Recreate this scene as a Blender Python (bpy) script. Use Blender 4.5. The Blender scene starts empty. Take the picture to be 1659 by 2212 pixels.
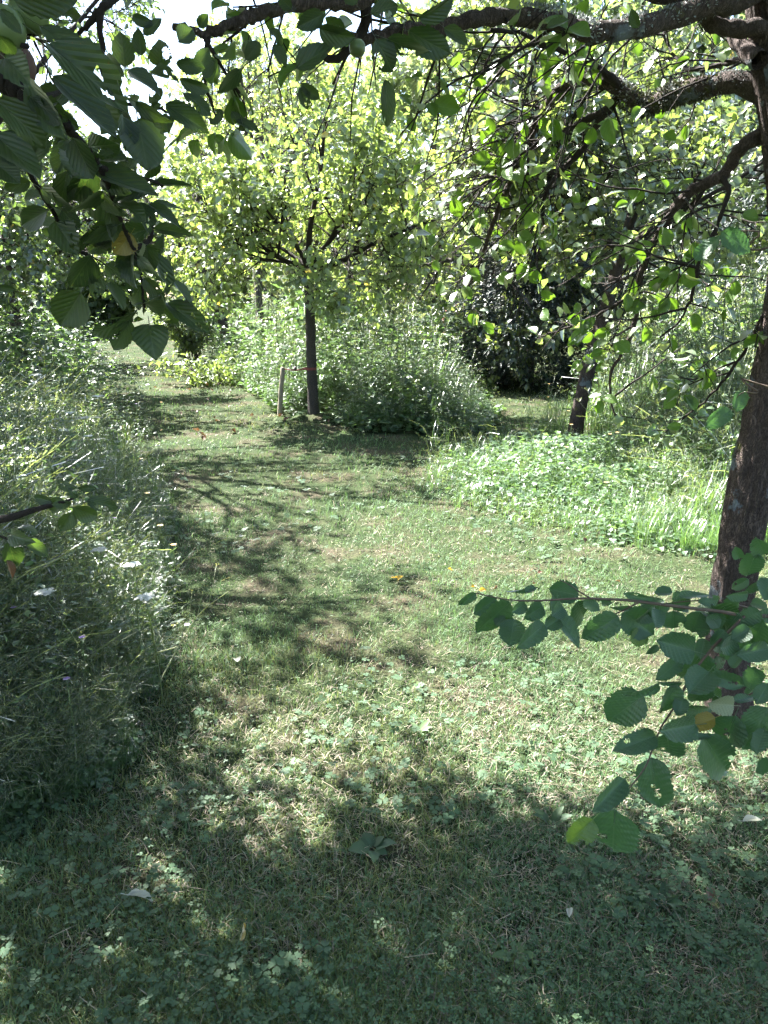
import bpy, math, random
import numpy as np
from mathutils import Vector, Matrix

SEED = 7
rng = np.random.default_rng(SEED)
scene = bpy.context.scene
COL = scene.collection

# ------------------------------------------------------------------ camera
PITCH = math.radians(16.5)
CAM_Z = 1.5
IW, IH = 1659.0, 2212.0                      # measuring frame of the photograph
FOC = IH / 2 / math.tan(math.radians(34.0))
cam = bpy.data.cameras.new("camera")
cam.sensor_fit = 'VERTICAL'
cam.angle = math.radians(68.0)
cam.clip_start = 0.05
cam.clip_end = 400
cam_o = bpy.data.objects.new("camera", cam)
cam_o.location = (0, 0, CAM_Z)
cam_o.rotation_euler = (math.radians(90) - PITCH, 0, 0)
COL.objects.link(cam_o)
scene.camera = cam_o

# ------------------------------------------------------------------ light
SUN_AZ = math.radians(-53)                   # left of the viewing direction
SUN_EL = math.radians(52)
SUN = np.array([math.sin(SUN_AZ) * math.cos(SUN_EL), math.cos(SUN_AZ) * math.cos(SUN_EL), math.sin(SUN_EL)])
world = bpy.data.worlds.new("World")
scene.world = world
world.use_nodes = True
wn = world.node_tree
bg = wn.nodes["Background"]
sky = wn.nodes.new("ShaderNodeTexSky")
sky.sky_type = 'NISHITA'
sky.sun_disc = False
sky.sun_elevation = SUN_EL
sky.sun_rotation = SUN_AZ % (2 * math.pi)
sky.air_density = 1.0
sky.dust_density = 1.5
wn.links.new(sky.outputs[0], bg.inputs[0])
bg.inputs[1].default_value = 0.07
sl = bpy.data.lights.new("sun", 'SUN')
sl.energy = 5.0
sl.angle = math.radians(0.53)
sl.color = (1.0, 0.98, 0.94)
so = bpy.data.objects.new("sun", sl)
so.rotation_euler = Vector(SUN.tolist()).to_track_quat('Z', 'Y').to_euler()
so.location = (SUN * 30).tolist()
COL.objects.link(so)
scene.view_settings.view_transform = 'Standard'
scene.view_settings.look = 'None'
scene.view_settings.exposure = 3.05
scene.view_settings.gamma = 1.0
scene.view_settings.use_curve_mapping = False
scene.render.engine = 'CYCLES'
cy = scene.cycles
cy.max_bounces = 5
cy.diffuse_bounces = 2
cy.glossy_bounces = 2
cy.transmission_bounces = 3
cy.use_light_tree = False
cy.use_adaptive_sampling = True
cy.adaptive_threshold = 0.04
cy.debug_use_spatial_splits = False
cy.transparent_max_bounces = 4
cy.sample_clamp_indirect = 6
cy.use_denoising = True
try:
    cy.denoiser = 'OPENIMAGEDENOISE'
    cy.denoising_input_passes = 'RGB_ALBEDO_NORMAL'
    cy.denoising_prefilter = 'ACCURATE'
except Exception:
    pass

# ------------------------------------------------------------------ projection helpers
cp, sp_ = math.cos(PITCH), math.sin(PITCH)
def ray(x, y):
    a = (x - IW / 2) / FOC; b = (y - IH / 2) / FOC
    return np.array([a, cp - b * sp_, -sp_ - b * cp])
def A(x, y, Y):                               # a point seen at (x, y) standing Y metres ahead
    r = ray(x, y); return np.array([0, 0, CAM_Z]) + r * (Y / r[1])
def PZ(x, y, z=0.0):                          # a point seen at (x, y) at height z
    r = ray(x, y); return np.array([0, 0, CAM_Z]) + r * ((z - CAM_Z) / r[2])
def G(x, y): return PZ(x, y, 0.0)
def project(p):
    q = np.atleast_2d(p) - np.array([0, 0, CAM_Z])
    d = q[:, 1] * cp - q[:, 2] * sp_
    up = q[:, 1] * sp_ + q[:, 2] * cp
    dd = np.where(np.abs(d) < 1e-4, 1e-4, d)
    return IW / 2 + FOC * q[:, 0] / dd, IH / 2 - FOC * up / dd, d
def pip(px, py, poly):
    poly = np.asarray(poly); n = len(poly); ins = np.zeros(len(px), bool); j = n - 1
    for i in range(n):
        xi, yi = poly[i]; xj, yj = poly[j]
        c = ((yi > py) != (yj > py)) & (px < (xj - xi) * (py - yi) / (yj - yi + 1e-12) + xi)
        ins ^= c; j = i
    return ins
def gpoly(pts): return np.array([G(x, y)[:2] for x, y in pts])
def nrm(v): return v / (np.linalg.norm(v, axis=-1, keepdims=True) + 1e-9)

# value noise
_NT = np.random.default_rng(99).random((256, 256))
def vnoise(x, y, s=1.0, o=0):
    x = np.asarray(x, float) * s + 57.3 + o * 13.7; y = np.asarray(y, float) * s + 91.1 + o * 7.9
    xi = np.floor(x).astype(int); yi = np.floor(y).astype(int)
    fx = x - xi; fy = y - yi; fx = fx * fx * (3 - 2 * fx); fy = fy * fy * (3 - 2 * fy)
    g = lambda a, b: _NT[a % 256, b % 256]
    return (g(xi, yi) * (1 - fx) + g(xi + 1, yi) * fx) * (1 - fy) + (g(xi, yi + 1) * (1 - fx) + g(xi + 1, yi + 1) * fx) * fy
def fbm(x, y, s=1.0, o=0): return (vnoise(x, y, s, o) + .5 * vnoise(x, y, s * 2.1, o + 1) + .25 * vnoise(x, y, s * 4.3, o + 2)) / 1.75
def gz(x, y): return 0.035 * (fbm(x, y, 1.3, 5) - .5) + 0.012 * (vnoise(x, y, 6, 8) - .5)

# ------------------------------------------------------------------ zones on the ground (from the photograph)
LEFT_EDGE = [(-500, 1930), (0, 1830), (170, 1740), (260, 1650), (325, 1560), (370, 1450), (390, 1350), (385, 1220), (372, 1120),
             (345, 1050), (338, 960), (325, 900), (298, 850), (268, 800), (262, 740), (285, 700), (300, 676)]
LV = np.vstack([gpoly(LEFT_EDGE), [[-25, 45], [-25, 0.6]]])
MB_EDGE = [(1075, 785), (1062, 850), (1066, 900), (1040, 932), (900, 938), (770, 933), (700, 905), (640, 898), (600, 893), (560, 868), (500, 828),
           (440, 790), (400, 750), (372, 705), (345, 680)]
MB = np.vstack([gpoly(MB_EDGE), [[-9, 46], [10, 46], [3.0, 22]]])
RB = np.vstack([gpoly([(915, 962), (898, 1030), (945, 1092), (1080, 1132), (1200, 1166), (1350, 1192), (1480, 1212), (1600, 1222)]),
                [[3.4, 4.0], [9, 4.2], [14, 20], [5, 16]], gpoly([(1400, 760), (1340, 850), (1285, 915), (1235, 938), (1150, 942), (1050, 946)])])
def inz(x, y, poly):
    return pip(x + .32 * (fbm(x, y, 1.9, 61) - .5) + .10 * (vnoise(x, y, 7, 63) - .5), y + (.30 + .03 * y) * (fbm(x, y, 1.9, 71) - .5), poly)
def veg_zone(x, y): return inz(x, y, LV) | inz(x, y, MB) | inz(x, y, RB)

def edge_dist(x, y, poly):
    d = np.full(len(x), 1e9)
    for i in range(len(poly)):
        a = poly[i]; b = poly[(i + 1) % len(poly)]; ab = b - a; t = np.clip(((x - a[0]) * ab[0] + (y - a[1]) * ab[1]) / (ab @ ab + 1e-9), 0, 1); d = np.minimum(d, np.hypot(x - a[0] - t * ab[0], y - a[1] - t * ab[1]))
    return d
# sunny places on the ground: branches leave gaps above these
SUNNY = [
    ([(262, 690), (360, 690), (480, 835), (420, 848), (300, 835)], .02),
    ([(330, 868), (560, 868), (640, 900), (760, 935), (600, 945), (470, 905), (340, 900)], .04),
    ([(545, 958), (640, 950), (700, 945), (800, 985), (905, 1000), (915, 1060), (760, 1065), (650, 1020), (560, 990)], .05),
    ([(940, 945), (1120, 950), (1290, 1060), (1330, 1180), (1150, 1170), (960, 1110), (925, 1030)], .04),
    ([(930, 1105), (1150, 1150), (1330, 1190), (1540, 1215), (1560, 1300), (1400, 1290), (1150, 1290), (960, 1240), (860, 1200), (830, 1120)], .08),
    ([(800, 1290), (1000, 1265), (1540, 1300), (1560, 1480), (1440, 1600), (1200, 1580), (1000, 1600), (820, 1590), (700, 1500), (690, 1380)], .10),
    ([(480, 1560), (700, 1480), (900, 1590), (1010, 1640), (900, 1720), (700, 1700), (620, 1640), (500, 1640)], .32),
    ([(600, 1000), (760, 1070), (860, 1110), (860, 1290), (720, 1400), (620, 1400)], .15),
    ([(380, 1610), (800, 1590), (1560, 1560), (1600, 1690), (1200, 1780), (700, 1760), (430, 1720)], .42),
    ([(740, 1880), (840, 1870), (880, 1940), (780, 1985)], .15),
    ([(960, 2010), (1120, 1980), (1160, 2090), (1000, 2130)], .22),
    ([(430, 960), (545, 960), (560, 1080), (450, 1080)], .6),
    ([(500, 830), (660, 690), (1060, 690), (1070, 930), (640, 920)], .15),
    ([(390, 690), (900, 660), (1050, 690), (560, 820)], .1),
    ([(340, 935), (560, 940), (640, 1100), (640, 1480), (520, 1560), (380, 1500), (350, 1200)], .13),
]
SUNNY = [(gpoly(p), k) for p, k in SUNNY]
def sun_keep(pos, g, floor=0.0):
    lx = pos[:, 0] - SUN[0] / SUN[2] * pos[:, 2]; ly = pos[:, 1] - SUN[1] / SUN[2] * pos[:, 2]
    jx = lx + g.normal(0, .13, len(lx)); jy = ly + g.normal(0, .13, len(lx))
    pr = np.ones(len(lx))
    for poly, k in SUNNY: pr = np.where(pip(jx, jy, poly), np.minimum(pr, k), pr)
    return g.random(len(lx)) < np.maximum(pr, floor)
def lights_limbs(pos):                        # True where a leaf would throw its shade on the low limbs of the near tree
    r = np.zeros(len(pos), bool)
    for z in (2.5, 2.2, 1.9, 1.5):
        t = (pos[:, 2] - z) / SUN[2]; q = pos - SUN * t[:, None]
        r |= (t > .12) & (q[:, 0] > .15) & (q[:, 0] < 2.0) & (q[:, 1] > 2.3) & (q[:, 1] < 3.6)
    return r
def in_frame(pos, m=40):
    x, y, d = project(pos); return (d > 0.02) & (x > -m) & (x < IW + m) & (y > -m) & (y < IH + m), x, y, d

# ------------------------------------------------------------------ mesh helpers
class Acc:
    def __init__(s): s.v = []; s.f = []; s.c = []; s.n = 0
    def add(s, v, f, c=None):
        v = np.asarray(v, float).reshape(-1, 3); f = np.asarray(f, int)
        s.v.append(v); s.f.append(f + s.n); s.n += len(v)
        c = np.asarray((0.5, 0.5, 0.5) if c is None else c, float)
        s.c.append(np.broadcast_to(c, (len(v), 3)))
    def ok(s): return s.n > 0
    def tris(s): return sum(len(f) for f in s.f)

TOTAL = [0]
def mesh_from(name, v, f, c=None, smooth=False, extra=None):
    me = bpy.data.meshes.new(name)
    v = np.ascontiguousarray(v, np.float32); f = np.ascontiguousarray(f, np.int32)
    me.vertices.add(len(v)); me.vertices.foreach_set("co", v.ravel())
    me.loops.add(f.size); me.loops.foreach_set("vertex_index", f.ravel())
    me.polygons.add(len(f)); me.polygons.foreach_set("loop_start", np.arange(0, f.size, f.shape[1], dtype=np.int32))
    if smooth: me.polygons.foreach_set("use_smooth", np.ones(len(f), bool))
    if c is not None:
        a = me.attributes.new("tint", 'FLOAT_COLOR', 'POINT')
        cc = np.ones((len(v), 4), np.float32); cc[:, :3] = c; a.data.foreach_set("color", cc.ravel())
    if extra is not None:
        a = me.attributes.new("leafuv", 'FLOAT_VECTOR', 'POINT'); a.data.foreach_set("vector", np.ascontiguousarray(extra, np.float32).ravel())
    me.update(calc_edges=True); me.validate()
    TOTAL[0] += len(f) * (f.shape[1] - 2)
    return me
def link(name, me, mat=None, parent=None):
    o = bpy.data.objects.new(name, me); COL.objects.link(o)
    if mat is not None and me is not None and len(me.materials) == 0: me.materials.append(mat)
    if parent is not None: o.parent = parent
    return o
def build(name, acc, mat, parent=None, smooth=False):
    return link(name, mesh_from(name, np.vstack(acc.v), np.vstack(acc.f), np.vstack(acc.c), smooth), mat, parent)
def tag(o, label=None, cat=None, group=None, kind=None):
    if label: o["label"] = label
    if cat: o["category"] = cat
    if group: o["group"] = group
    if kind: o["kind"] = kind
    return o
def thing(name, label, cat, group=None, loc=(0, 0, 0)):
    o = bpy.data.objects.new(name, None); COL.objects.link(o); o.location = loc
    o.empty_display_size = .1
    return tag(o, label, cat, group)
def rel(acc, loc):                            # move an accumulated mesh to a thing's own origin
    acc.v = [v - np.asarray(loc) for v in acc.v]; return acc

def tube(acc, pts, rad, sides=6, col=(.5, .5, .5), rough=0.0, g=None, cap=True):
    pts = np.asarray(pts, float); n = len(pts); rad = np.broadcast_to(np.asarray(rad, float), (n,))
    t = np.gradient(pts, axis=0); t = nrm(t)
    ref = np.array([0.31, 0.17, 0.93]) if abs(t[0] @ np.array([0.31, 0.17, .93])) < .9 else np.array([1., 0, 0])
    a = nrm(np.cross(t, ref)); b = np.cross(t, a)
    th = np.arange(sides) / sides * 2 * np.pi
    R = rad[:, None]
    if rough and g is not None: R = R * (1 + rough * g.normal(0, 1, (n, sides)))
    v = pts[:, None, :] + R[..., None] * (np.cos(th)[None, :, None] * a[:, None, :] + np.sin(th)[None, :, None] * b[:, None, :])
    i = np.arange(n - 1)[:, None] * sides; k = np.arange(sides)[None, :]; k2 = (k + 1) % sides
    q = np.stack([i + k, i + k2, i + sides + k2, i + sides + k], -1).reshape(-1, 4)
    f = np.vstack([q[:, [0, 1, 2]], q[:, [0, 2, 3]]])
    v = v.reshape(-1, 3)
    if cap:
        v = np.vstack([v, pts[-1:]]); e = (n - 1) * sides
        f = np.vstack([f, np.stack([e + k[0], e + k2[0], np.full(sides, len(v) - 1)], -1)])
    acc.add(v, f, col)
def smoothline(pts, n):
    pts = np.asarray(pts, float)
    if len(pts) < 3: return pts[0] + (pts[-1] - pts[0]) * np.linspace(0, 1, n)[:, None]
    P = np.vstack([2 * pts[0] - pts[1], pts, 2 * pts[-1] - pts[-2]]); m = len(pts) - 1
    out = []
    for s in np.linspace(0, m - 1e-6, n):
        i = int(s); t = s - i; p0, p1, p2, p3 = P[i], P[i + 1], P[i + 2], P[i + 3]
        out.append(.5 * (2 * p1 + (p2 - p0) * t + (2 * p0 - 5 * p1 + 4 * p2 - p3) * t * t + (3 * p1 - p0 - 3 * p2 + p3) * t ** 3))
    return np.array(out)

# templates: (verts, tris); length along +Y, face +Z
def tpl_leaf2(w=.55):
    return np.array([[0, 0, 0], [-w / 2, .45, .1], [0, 1, -.06], [w / 2, .45, .1]]), np.array([[0, 2, 1], [0, 3, 2]])
def tpl_leaf6(w=.6):
    v = np.array([[0, 0, 0], [0, .5, .0], [0, 1, -.14], [-w / 2, .35, .09], [-w * .36, .75, .0], [w / 2, .35, .09], [w * .36, .75, .0]])
    return v, np.array([[0, 1, 3], [3, 1, 4], [1, 2, 4], [0, 5, 1], [5, 6, 1], [1, 6, 2]])
def tpl_leaf10(w=.62):
    m = [[0, 0, 0], [0, .33, .02], [0, .66, -.02], [0, 1, -.16]]
    e = [[w * .40, .16, .07], [w * .5, .45, .1], [w * .33, .78, .03]]
    v = np.array(m + e + [[-a, b, c] for a, b, c in e])
    f = [[0, 4, 1], [4, 5, 1], [1, 5, 2], [5, 6, 2], [6, 3, 2], [0, 1, 7], [7, 1, 8], [1, 2, 8], [8, 2, 9], [9, 2, 3]]
    return v, np.array(f)
def tpl_star(k=5):
    v = [[0, 0, 0]]; f = []
    for i in range(k):
        a = (i - (k - 1) / 2) * 1.05; r = 1 - .12 * abs(i - (k - 1) / 2)
        for da, rr_, z in ((-.36, .55, .03), (0, r, -.04), (.36, .55, .03)): v.append([math.sin(a + da) * rr_, math.cos(a + da) * rr_, z])
        b = 1 + 3 * i; f += [[0, b + 1, b], [0, b + 2, b + 1]]
    return np.array(v), np.array(f)
def frames(y, z0):
    y = nrm(y); x = nrm(np.cross(y, z0)); z = np.cross(x, y)
    return np.stack([x, y, z], -1)            # columns
def scatter(acc, tpl, pos, R, s, col):
    tv, tf = tpl; N = len(pos)
    if N == 0: return
    s = np.asarray(s, float)
    if s.ndim == 1: s = np.repeat(s[:, None], 3, 1)
    v = np.einsum('nij,nkj->nki', R, tv[None] * s[:, None, :]) + pos[:, None, :]
    f = (tf[None] + (np.arange(N) * len(tv))[:, None, None]).reshape(-1, 3)
    c = np.repeat(np.asarray(col, float), len(tv), 0) if np.ndim(col) == 2 else col
    acc.add(v.reshape(-1, 3), f, c)
def zrot(a):
    c, s = np.cos(a), np.sin(a); o = np.zeros_like(a); i = np.ones_like(a)
    return np.stack([np.stack([c, -s, o], -1), np.stack([s, c, o], -1), np.stack([o, o, i], -1)], -2)
def mixc(a, b, t):
    t = np.asarray(t)[:, None]; return np.asarray(a) * (1 - t) + np.asarray(b) * t

# ------------------------------------------------------------------ materials
def new_mat(name):
    m = bpy.data.materials.new(name); m.use_nodes = True; nt = m.node_tree; nt.nodes.clear()
    return m, nt, lambda t, **k: mk(nt, t, **k)
def mk(nt, t, **k):
    n = nt.nodes.new(t)
    for a, b in k.items(): setattr(n, a, b)
    return n
def foliage_mat(name, trans=.45, gloss=.06, rough=.4, tmul=(1.5, 1.6, .5), fres=.9):
    m, nt, N = new_mat(name); L = nt.links.new
    at = N("ShaderNodeAttribute", attribute_name="tint")
    df = N("ShaderNodeBsdfDiffuse"); tr = N("ShaderNodeBsdfTranslucent"); gl = N("ShaderNodeBsdfGlossy")
    mu = N("ShaderNodeMix", data_type='RGBA', blend_type='MULTIPLY'); mu.inputs[0].default_value = 1; mu.inputs[7].default_value = (*tmul, 1)
    oi = N("ShaderNodeObjectInfo"); vr = N("ShaderNodeMath", operation='MULTIPLY_ADD'); vr.inputs[1].default_value = .45; vr.inputs[2].default_value = .8; L(oi.outputs["Random"], vr.inputs[0])
    cv = N("ShaderNodeVectorMath", operation='SCALE'); L(at.outputs["Color"], cv.inputs[0]); L(vr.outputs[0], cv.inputs["Scale"])
    hs = N("ShaderNodeHueSaturation"); hs.inputs["Saturation"].default_value = .84; L(cv.outputs[0], hs.inputs["Color"])
    L(hs.outputs[0], mu.inputs[6]); L(hs.outputs[0], df.inputs[0]); L(mu.outputs[2], tr.inputs[0])
    gl.inputs["Roughness"].default_value = rough
    m1 = N("ShaderNodeMixShader"); m1.inputs[0].default_value = trans
    L(df.outputs[0], m1.inputs[1]); L(tr.outputs[0], m1.inputs[2])
    lw = N("ShaderNodeFresnel"); lw.inputs[0].default_value = 1.42
    mm = N("ShaderNodeMath", operation='MULTIPLY_ADD'); mm.inputs[1].default_value = fres; mm.inputs[2].default_value = gloss
    L(lw.outputs[0], mm.inputs[0])
    cl = N("ShaderNodeMath", operation='MINIMUM'); cl.inputs[1].default_value = .34; L(mm.outputs[0], cl.inputs[0])
    m2 = N("ShaderNodeMixShader"); L(cl.outputs[0], m2.inputs[0]); L(m1.outputs[0], m2.inputs[1]); L(gl.outputs[0], m2.inputs[2])
    out = N("ShaderNodeOutputMaterial"); L(m2.outputs[0], out.inputs[0])
    return m
def near_leaf_mat(name, c1, c2, tcol, laterals=7.0, slant=.55, gloss=.05):
    m, nt, N = new_mat(name); L = nt.links.new
    at = N("ShaderNodeAttribute", attribute_name="leafuv"); sx = N("ShaderNodeSeparateXYZ"); L(at.outputs["Vector"], sx.inputs[0])
    oi = N("ShaderNodeObjectInfo")
    def math_(op, a, b=None):
        n = N("ShaderNodeMath", operation=op)
        for i, q in enumerate((a, b)):
            if q is None: continue
            if isinstance(q, (int, float)): n.inputs[i].default_value = q
            else: L(q, n.inputs[i])
        return n.outputs[0]
    u = math_('ABSOLUTE', sx.outputs[0]); v = sx.outputs[1]
    ph = math_('MULTIPLY', math_('SUBTRACT', v, math_('MULTIPLY', u, slant)), laterals)
    fr = math_('ABSOLUTE', math_('SUBTRACT', math_('FRACT', ph), .5))
    lat = math_('LESS_THAN', fr, .045)
    mid = math_('LESS_THAN', u, .025)
    vein = math_('MAXIMUM', lat, mid)
    nz = N("ShaderNodeTexNoise"); nz.inputs["Scale"].default_value = 9; tc = N("ShaderNodeTexCoord"); L(tc.outputs["Object"], nz.inputs["Vector"])
    base = N("ShaderNodeMix", data_type='RGBA'); base.inputs[6].default_value = (*c1, 1); base.inputs[7].default_value = (*c2, 1)
    bf = math_('MULTIPLY', math_('ADD', oi.outputs["Random"], nz.outputs[0]), .5); L(bf, base.inputs[0])
    bv = N("ShaderNodeMix", data_type='RGBA'); bv.inputs[7].default_value = (*[min(1, a * 1.5 + .02) for a in c2], 1)
    L(math_('MULTIPLY', vein, .55), bv.inputs[0]); L(base.outputs[2], bv.inputs[6])
    # brown specks
    n2 = N("ShaderNodeTexNoise"); n2.inputs["Scale"].default_value = 34; L(tc.outputs["Object"], n2.inputs["Vector"])
    spk = math_('MULTIPLY', math_('GREATER_THAN', n2.outputs[0], .71), .7)
    bs = N("ShaderNodeMix", data_type='RGBA'); bs.inputs[7].default_value = (.09, .045, .015, 1); L(spk, bs.inputs[0]); L(bv.outputs[2], bs.inputs[6])
    col = bs.outputs[2]
    tv = N("ShaderNodeMix", data_type='RGBA', blend_type='MULTIPLY'); tv.inputs[0].default_value = 1; L(col, tv.inputs[6]); tv.inputs[7].default_value = (*tcol, 1)
    tvv = N("ShaderNodeMix", data_type='RGBA'); L(math_('MULTIPLY', vein, .45), tvv.inputs[0]); L(tv.outputs[2], tvv.inputs[6]); tvv.inputs[7].default_value = (.03, .05, .01, 1)
    bp = N("ShaderNodeBump"); bp.inputs["Strength"].default_value = .3; bp.inputs["Distance"].default_value = .001
    L(math_('MINIMUM', math_('MULTIPLY', fr, 4), math_('MULTIPLY', u, 12)), bp.inputs["Height"])
    df = N("ShaderNodeBsdfDiffuse"); tr = N("ShaderNodeBsdfTranslucent"); gl = N("ShaderNodeBsdfGlossy"); gl.inputs["Roughness"].default_value = .42
    L(col, df.inputs[0]); L(tvv.outputs[2], tr.inputs[0])
    for s in (df, gl): L(bp.outputs[0], s.inputs["Normal"])
    m1 = N("ShaderNodeMixShader"); m1.inputs[0].default_value = .42; L(df.outputs[0], m1.inputs[1]); L(tr.outputs[0], m1.inputs[2])
    fz = N("ShaderNodeFresnel"); fz.inputs[0].default_value = 1.42
    m2 = N("ShaderNodeMixShader"); L(math_('MINIMUM', math_('MULTIPLY', fz.outputs[0], 1.2), .30), m2.inputs[0])
    L(m1.outputs[0], m2.inputs[1]); L(gl.outputs[0], m2.inputs[2])
    out = N("ShaderNodeOutputMaterial"); L(m2.outputs[0], out.inputs[0])
    return m
def bark_mat(name, c1, c2, lichen=None, lth=.62, moss=None, mth=.62, scale=18, stretch=.28, disp=.01):
    m, nt, N = new_mat(name); L = nt.links.new
    tc = N("ShaderNodeTexCoord"); mp = N("ShaderNodeMapping"); mp.inputs["Scale"].default_value = (1, 1, stretch); L(tc.outputs["Object"], mp.inputs[0])
    vo = N("ShaderNodeTexVoronoi", feature='DISTANCE_TO_EDGE'); vo.inputs["Scale"].default_value = scale * 1.6
    nz = N("ShaderNodeTexNoise"); nz.inputs["Scale"].default_value = scale * 1.3; nz.inputs["Detail"].default_value = 8
    wv = N("ShaderNodeMix", data_type='RGBA', blend_type='LINEAR_LIGHT'); wv.inputs[0].default_value = .3
    L(mp.outputs[0], nz.inputs["Vector"]); L(mp.outputs[0], wv.inputs[6]); L(nz.outputs["Color"], wv.inputs[7]); L(wv.outputs[2], vo.inputs["Vector"])
    n3 = N("ShaderNodeTexNoise"); n3.inputs["Scale"].default_value = scale * 5; n3.inputs["Detail"].default_value = 6; L(mp.outputs[0], n3.inputs["Vector"])
    rp = N("ShaderNodeValToRGB"); rp.color_ramp.elements[0].position = .0; rp.color_ramp.elements[0].color = (*[a * .35 for a in c1], 1)
    rp.color_ramp.elements[1].position = .22; rp.color_ramp.elements[1].color = (1, 1, 1, 1); L(vo.outputs[0], rp.inputs[0])
    mx = N("ShaderNodeMix", data_type='RGBA'); mx.inputs[6].default_value = (*c1, 1); mx.inputs[7].default_value = (*c2, 1)
    L(n3.outputs[0], mx.inputs[0])
    ml = N("ShaderNodeMix", data_type='RGBA', blend_type='MULTIPLY'); ml.inputs[0].default_value = .55; L(mx.outputs[2], ml.inputs[6]); L(rp.outputs[0], ml.inputs[7])
    col = ml.outputs[2]
    for c, th, sc in ((lichen, lth, 4.5), (moss, mth, 3.3)):
        if c is None: continue
        nl = N("ShaderNodeTexNoise"); nl.inputs["Scale"].default_value = sc; nl.inputs["Detail"].default_value = 6; nl.inputs["Roughness"].default_value = .65
        off = N("ShaderNodeMapping"); off.inputs["Location"].default_value = (sc * 3.1, 1.7, sc); L(tc.outputs["Object"], off.inputs[0]); L(off.outputs[0], nl.inputs["Vector"])
        r2 = N("ShaderNodeValToRGB"); r2.color_ramp.elements[0].position = th; r2.color_ramp.elements[1].position = th + .035; L(nl.outputs[0], r2.inputs[0])
        mc = N("ShaderNodeMix", data_type='RGBA'); mc.inputs[7].default_value = (*c, 1); L(r2.outputs[0], mc.inputs[0]); L(col, mc.inputs[6]); col = mc.outputs[2]
    bp = N("ShaderNodeBump"); bp.inputs["Strength"].default_value = .9; bp.inputs["Distance"].default_value = disp
    ad = N("ShaderNodeMath", operation='MULTIPLY_ADD'); ad.inputs[1].default_value = .35; L(n3.outputs[0], ad.inputs[0])
    r3 = N("ShaderNodeMath", operation='MINIMUM'); r3.inputs[1].default_value = .25; L(vo.outputs[0], r3.inputs[0]); L(r3.outputs[0], ad.inputs[2]); L(ad.outputs[0], bp.inputs["Height"])
    pr = N("ShaderNodeBsdfPrincipled"); pr.inputs["Roughness"].default_value = .88; pr.inputs["Specular IOR Level"].default_value = .25
    L(col, pr.inputs["Base Color"]); L(bp.outputs[0], pr.inputs["Normal"])
    out = N("ShaderNodeOutputMaterial"); L(pr.outputs[0], out.inputs[0])
    return m
def plain_mat(name, c1, c2, scale=20, rough=.8, stretch=(1, 1, 1)):
    m, nt, N = new_mat(name); L = nt.links.new
    tc = N("ShaderNodeTexCoord"); mp = N("ShaderNodeMapping"); mp.inputs["Scale"].default_value = stretch; L(tc.outputs["Object"], mp.inputs[0])
    nz = N("ShaderNodeTexNoise"); nz.inputs["Scale"].default_value = scale; nz.inputs["Detail"].default_value = 5; L(mp.outputs[0], nz.inputs["Vector"])
    mx = N("ShaderNodeMix", data_type='RGBA'); mx.inputs[6].default_value = (*c1, 1); mx.inputs[7].default_value = (*c2, 1); L(nz.outputs[0], mx.inputs[0])
    pr = N("ShaderNodeBsdfPrincipled"); pr.inputs["Roughness"].default_value = rough; L(mx.outputs[2], pr.inputs["Base Color"])
    bp = N("ShaderNodeBump"); bp.inputs["Strength"].default_value = .4; bp.inputs["Distance"].default_value = .003; L(nz.outputs[0], bp.inputs["Height"]); L(bp.outputs[0], pr.inputs["Normal"])
    out = N("ShaderNodeOutputMaterial"); L(pr.outputs[0], out.inputs[0])
    return m
def ground_mat():
    m, nt, N = new_mat("soil_and_moss"); L = nt.links.new
    tc = N("ShaderNodeTexCoord")
    n1 = N("ShaderNodeTexNoise"); n1.inputs["Scale"].default_value = 2.2; n1.inputs["Detail"].default_value = 8; n1.inputs["Roughness"].default_value = .65
    n2 = N("ShaderNodeTexNoise"); n2.inputs["Scale"].default_value = 60; n2.inputs["Detail"].default_value = 6
    L(tc.outputs["Object"], n1.inputs["Vector"]); L(tc.outputs["Object"], n2.inputs["Vector"])
    rp = N("ShaderNodeValToRGB"); e = rp.color_ramp.elements
    e[0].position = .36; e[0].color = (.028, .045, .02, 1); e[1].position = .74; e[1].color = (.10, .075, .06, 1)
    k = e.new(.5); k.color = (.042, .058, .026, 1)
    L(n1.outputs[0], rp.inputs[0])
    m2 = N("ShaderNodeMix", data_type='RGBA', blend_type='MULTIPLY'); m2.inputs[0].default_value = .7
    r2 = N("ShaderNodeValToRGB"); r2.color_ramp.elements[0].position = .3; r2.color_ramp.elements[0].color = (.35, .35, .35, 1); r2.color_ramp.elements[1].position = .7
    r2.color_ramp.elements[1].color = (1.3, 1.25, 1.1, 1)
    L(n2.outputs[0], r2.inputs[0]); L(rp.outputs[0], m2.inputs[6]); L(r2.outputs[0], m2.inputs[7])
    bp = N("ShaderNodeBump"); bp.inputs["Strength"].default_value = 1; bp.inputs["Distance"].default_value = .02; L(n2.outputs[0], bp.inputs["Height"])
    pr = N("ShaderNodeBsdfPrincipled"); pr.inputs["Roughness"].default_value = .95; pr.inputs["Specular IOR Level"].default_value = .1
    L(m2.outputs[2], pr.inputs["Base Color"]); L(bp.outputs[0], pr.inputs["Normal"])
    out = N("ShaderNodeOutputMaterial"); L(pr.outputs[0], out.inputs[0])
    return m
M = {}
M['crown'] = foliage_mat("crown_leaves", .56, .07, .33, (2.4, 2.3, .95))
M['far'] = foliage_mat("distant_leaves", .55, .08, .36, (2.6, 2.5, 1.5))
M['grass'] = foliage_mat("grass_blades", .36, .0, .55, (1.7, 1.8, .85), .45)
M['herb'] = foliage_mat("herb_leaves", .5, .02, .42, (2.2, 2.25, .9), .6)
M['needle'] = foliage_mat("evergreen_needles", .12, .0, .5, (1.2, 1.3, .6))
M['petal'] = foliage_mat("petals", .35, .0, .6, (1.1, 1.1, 1.0))
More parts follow.
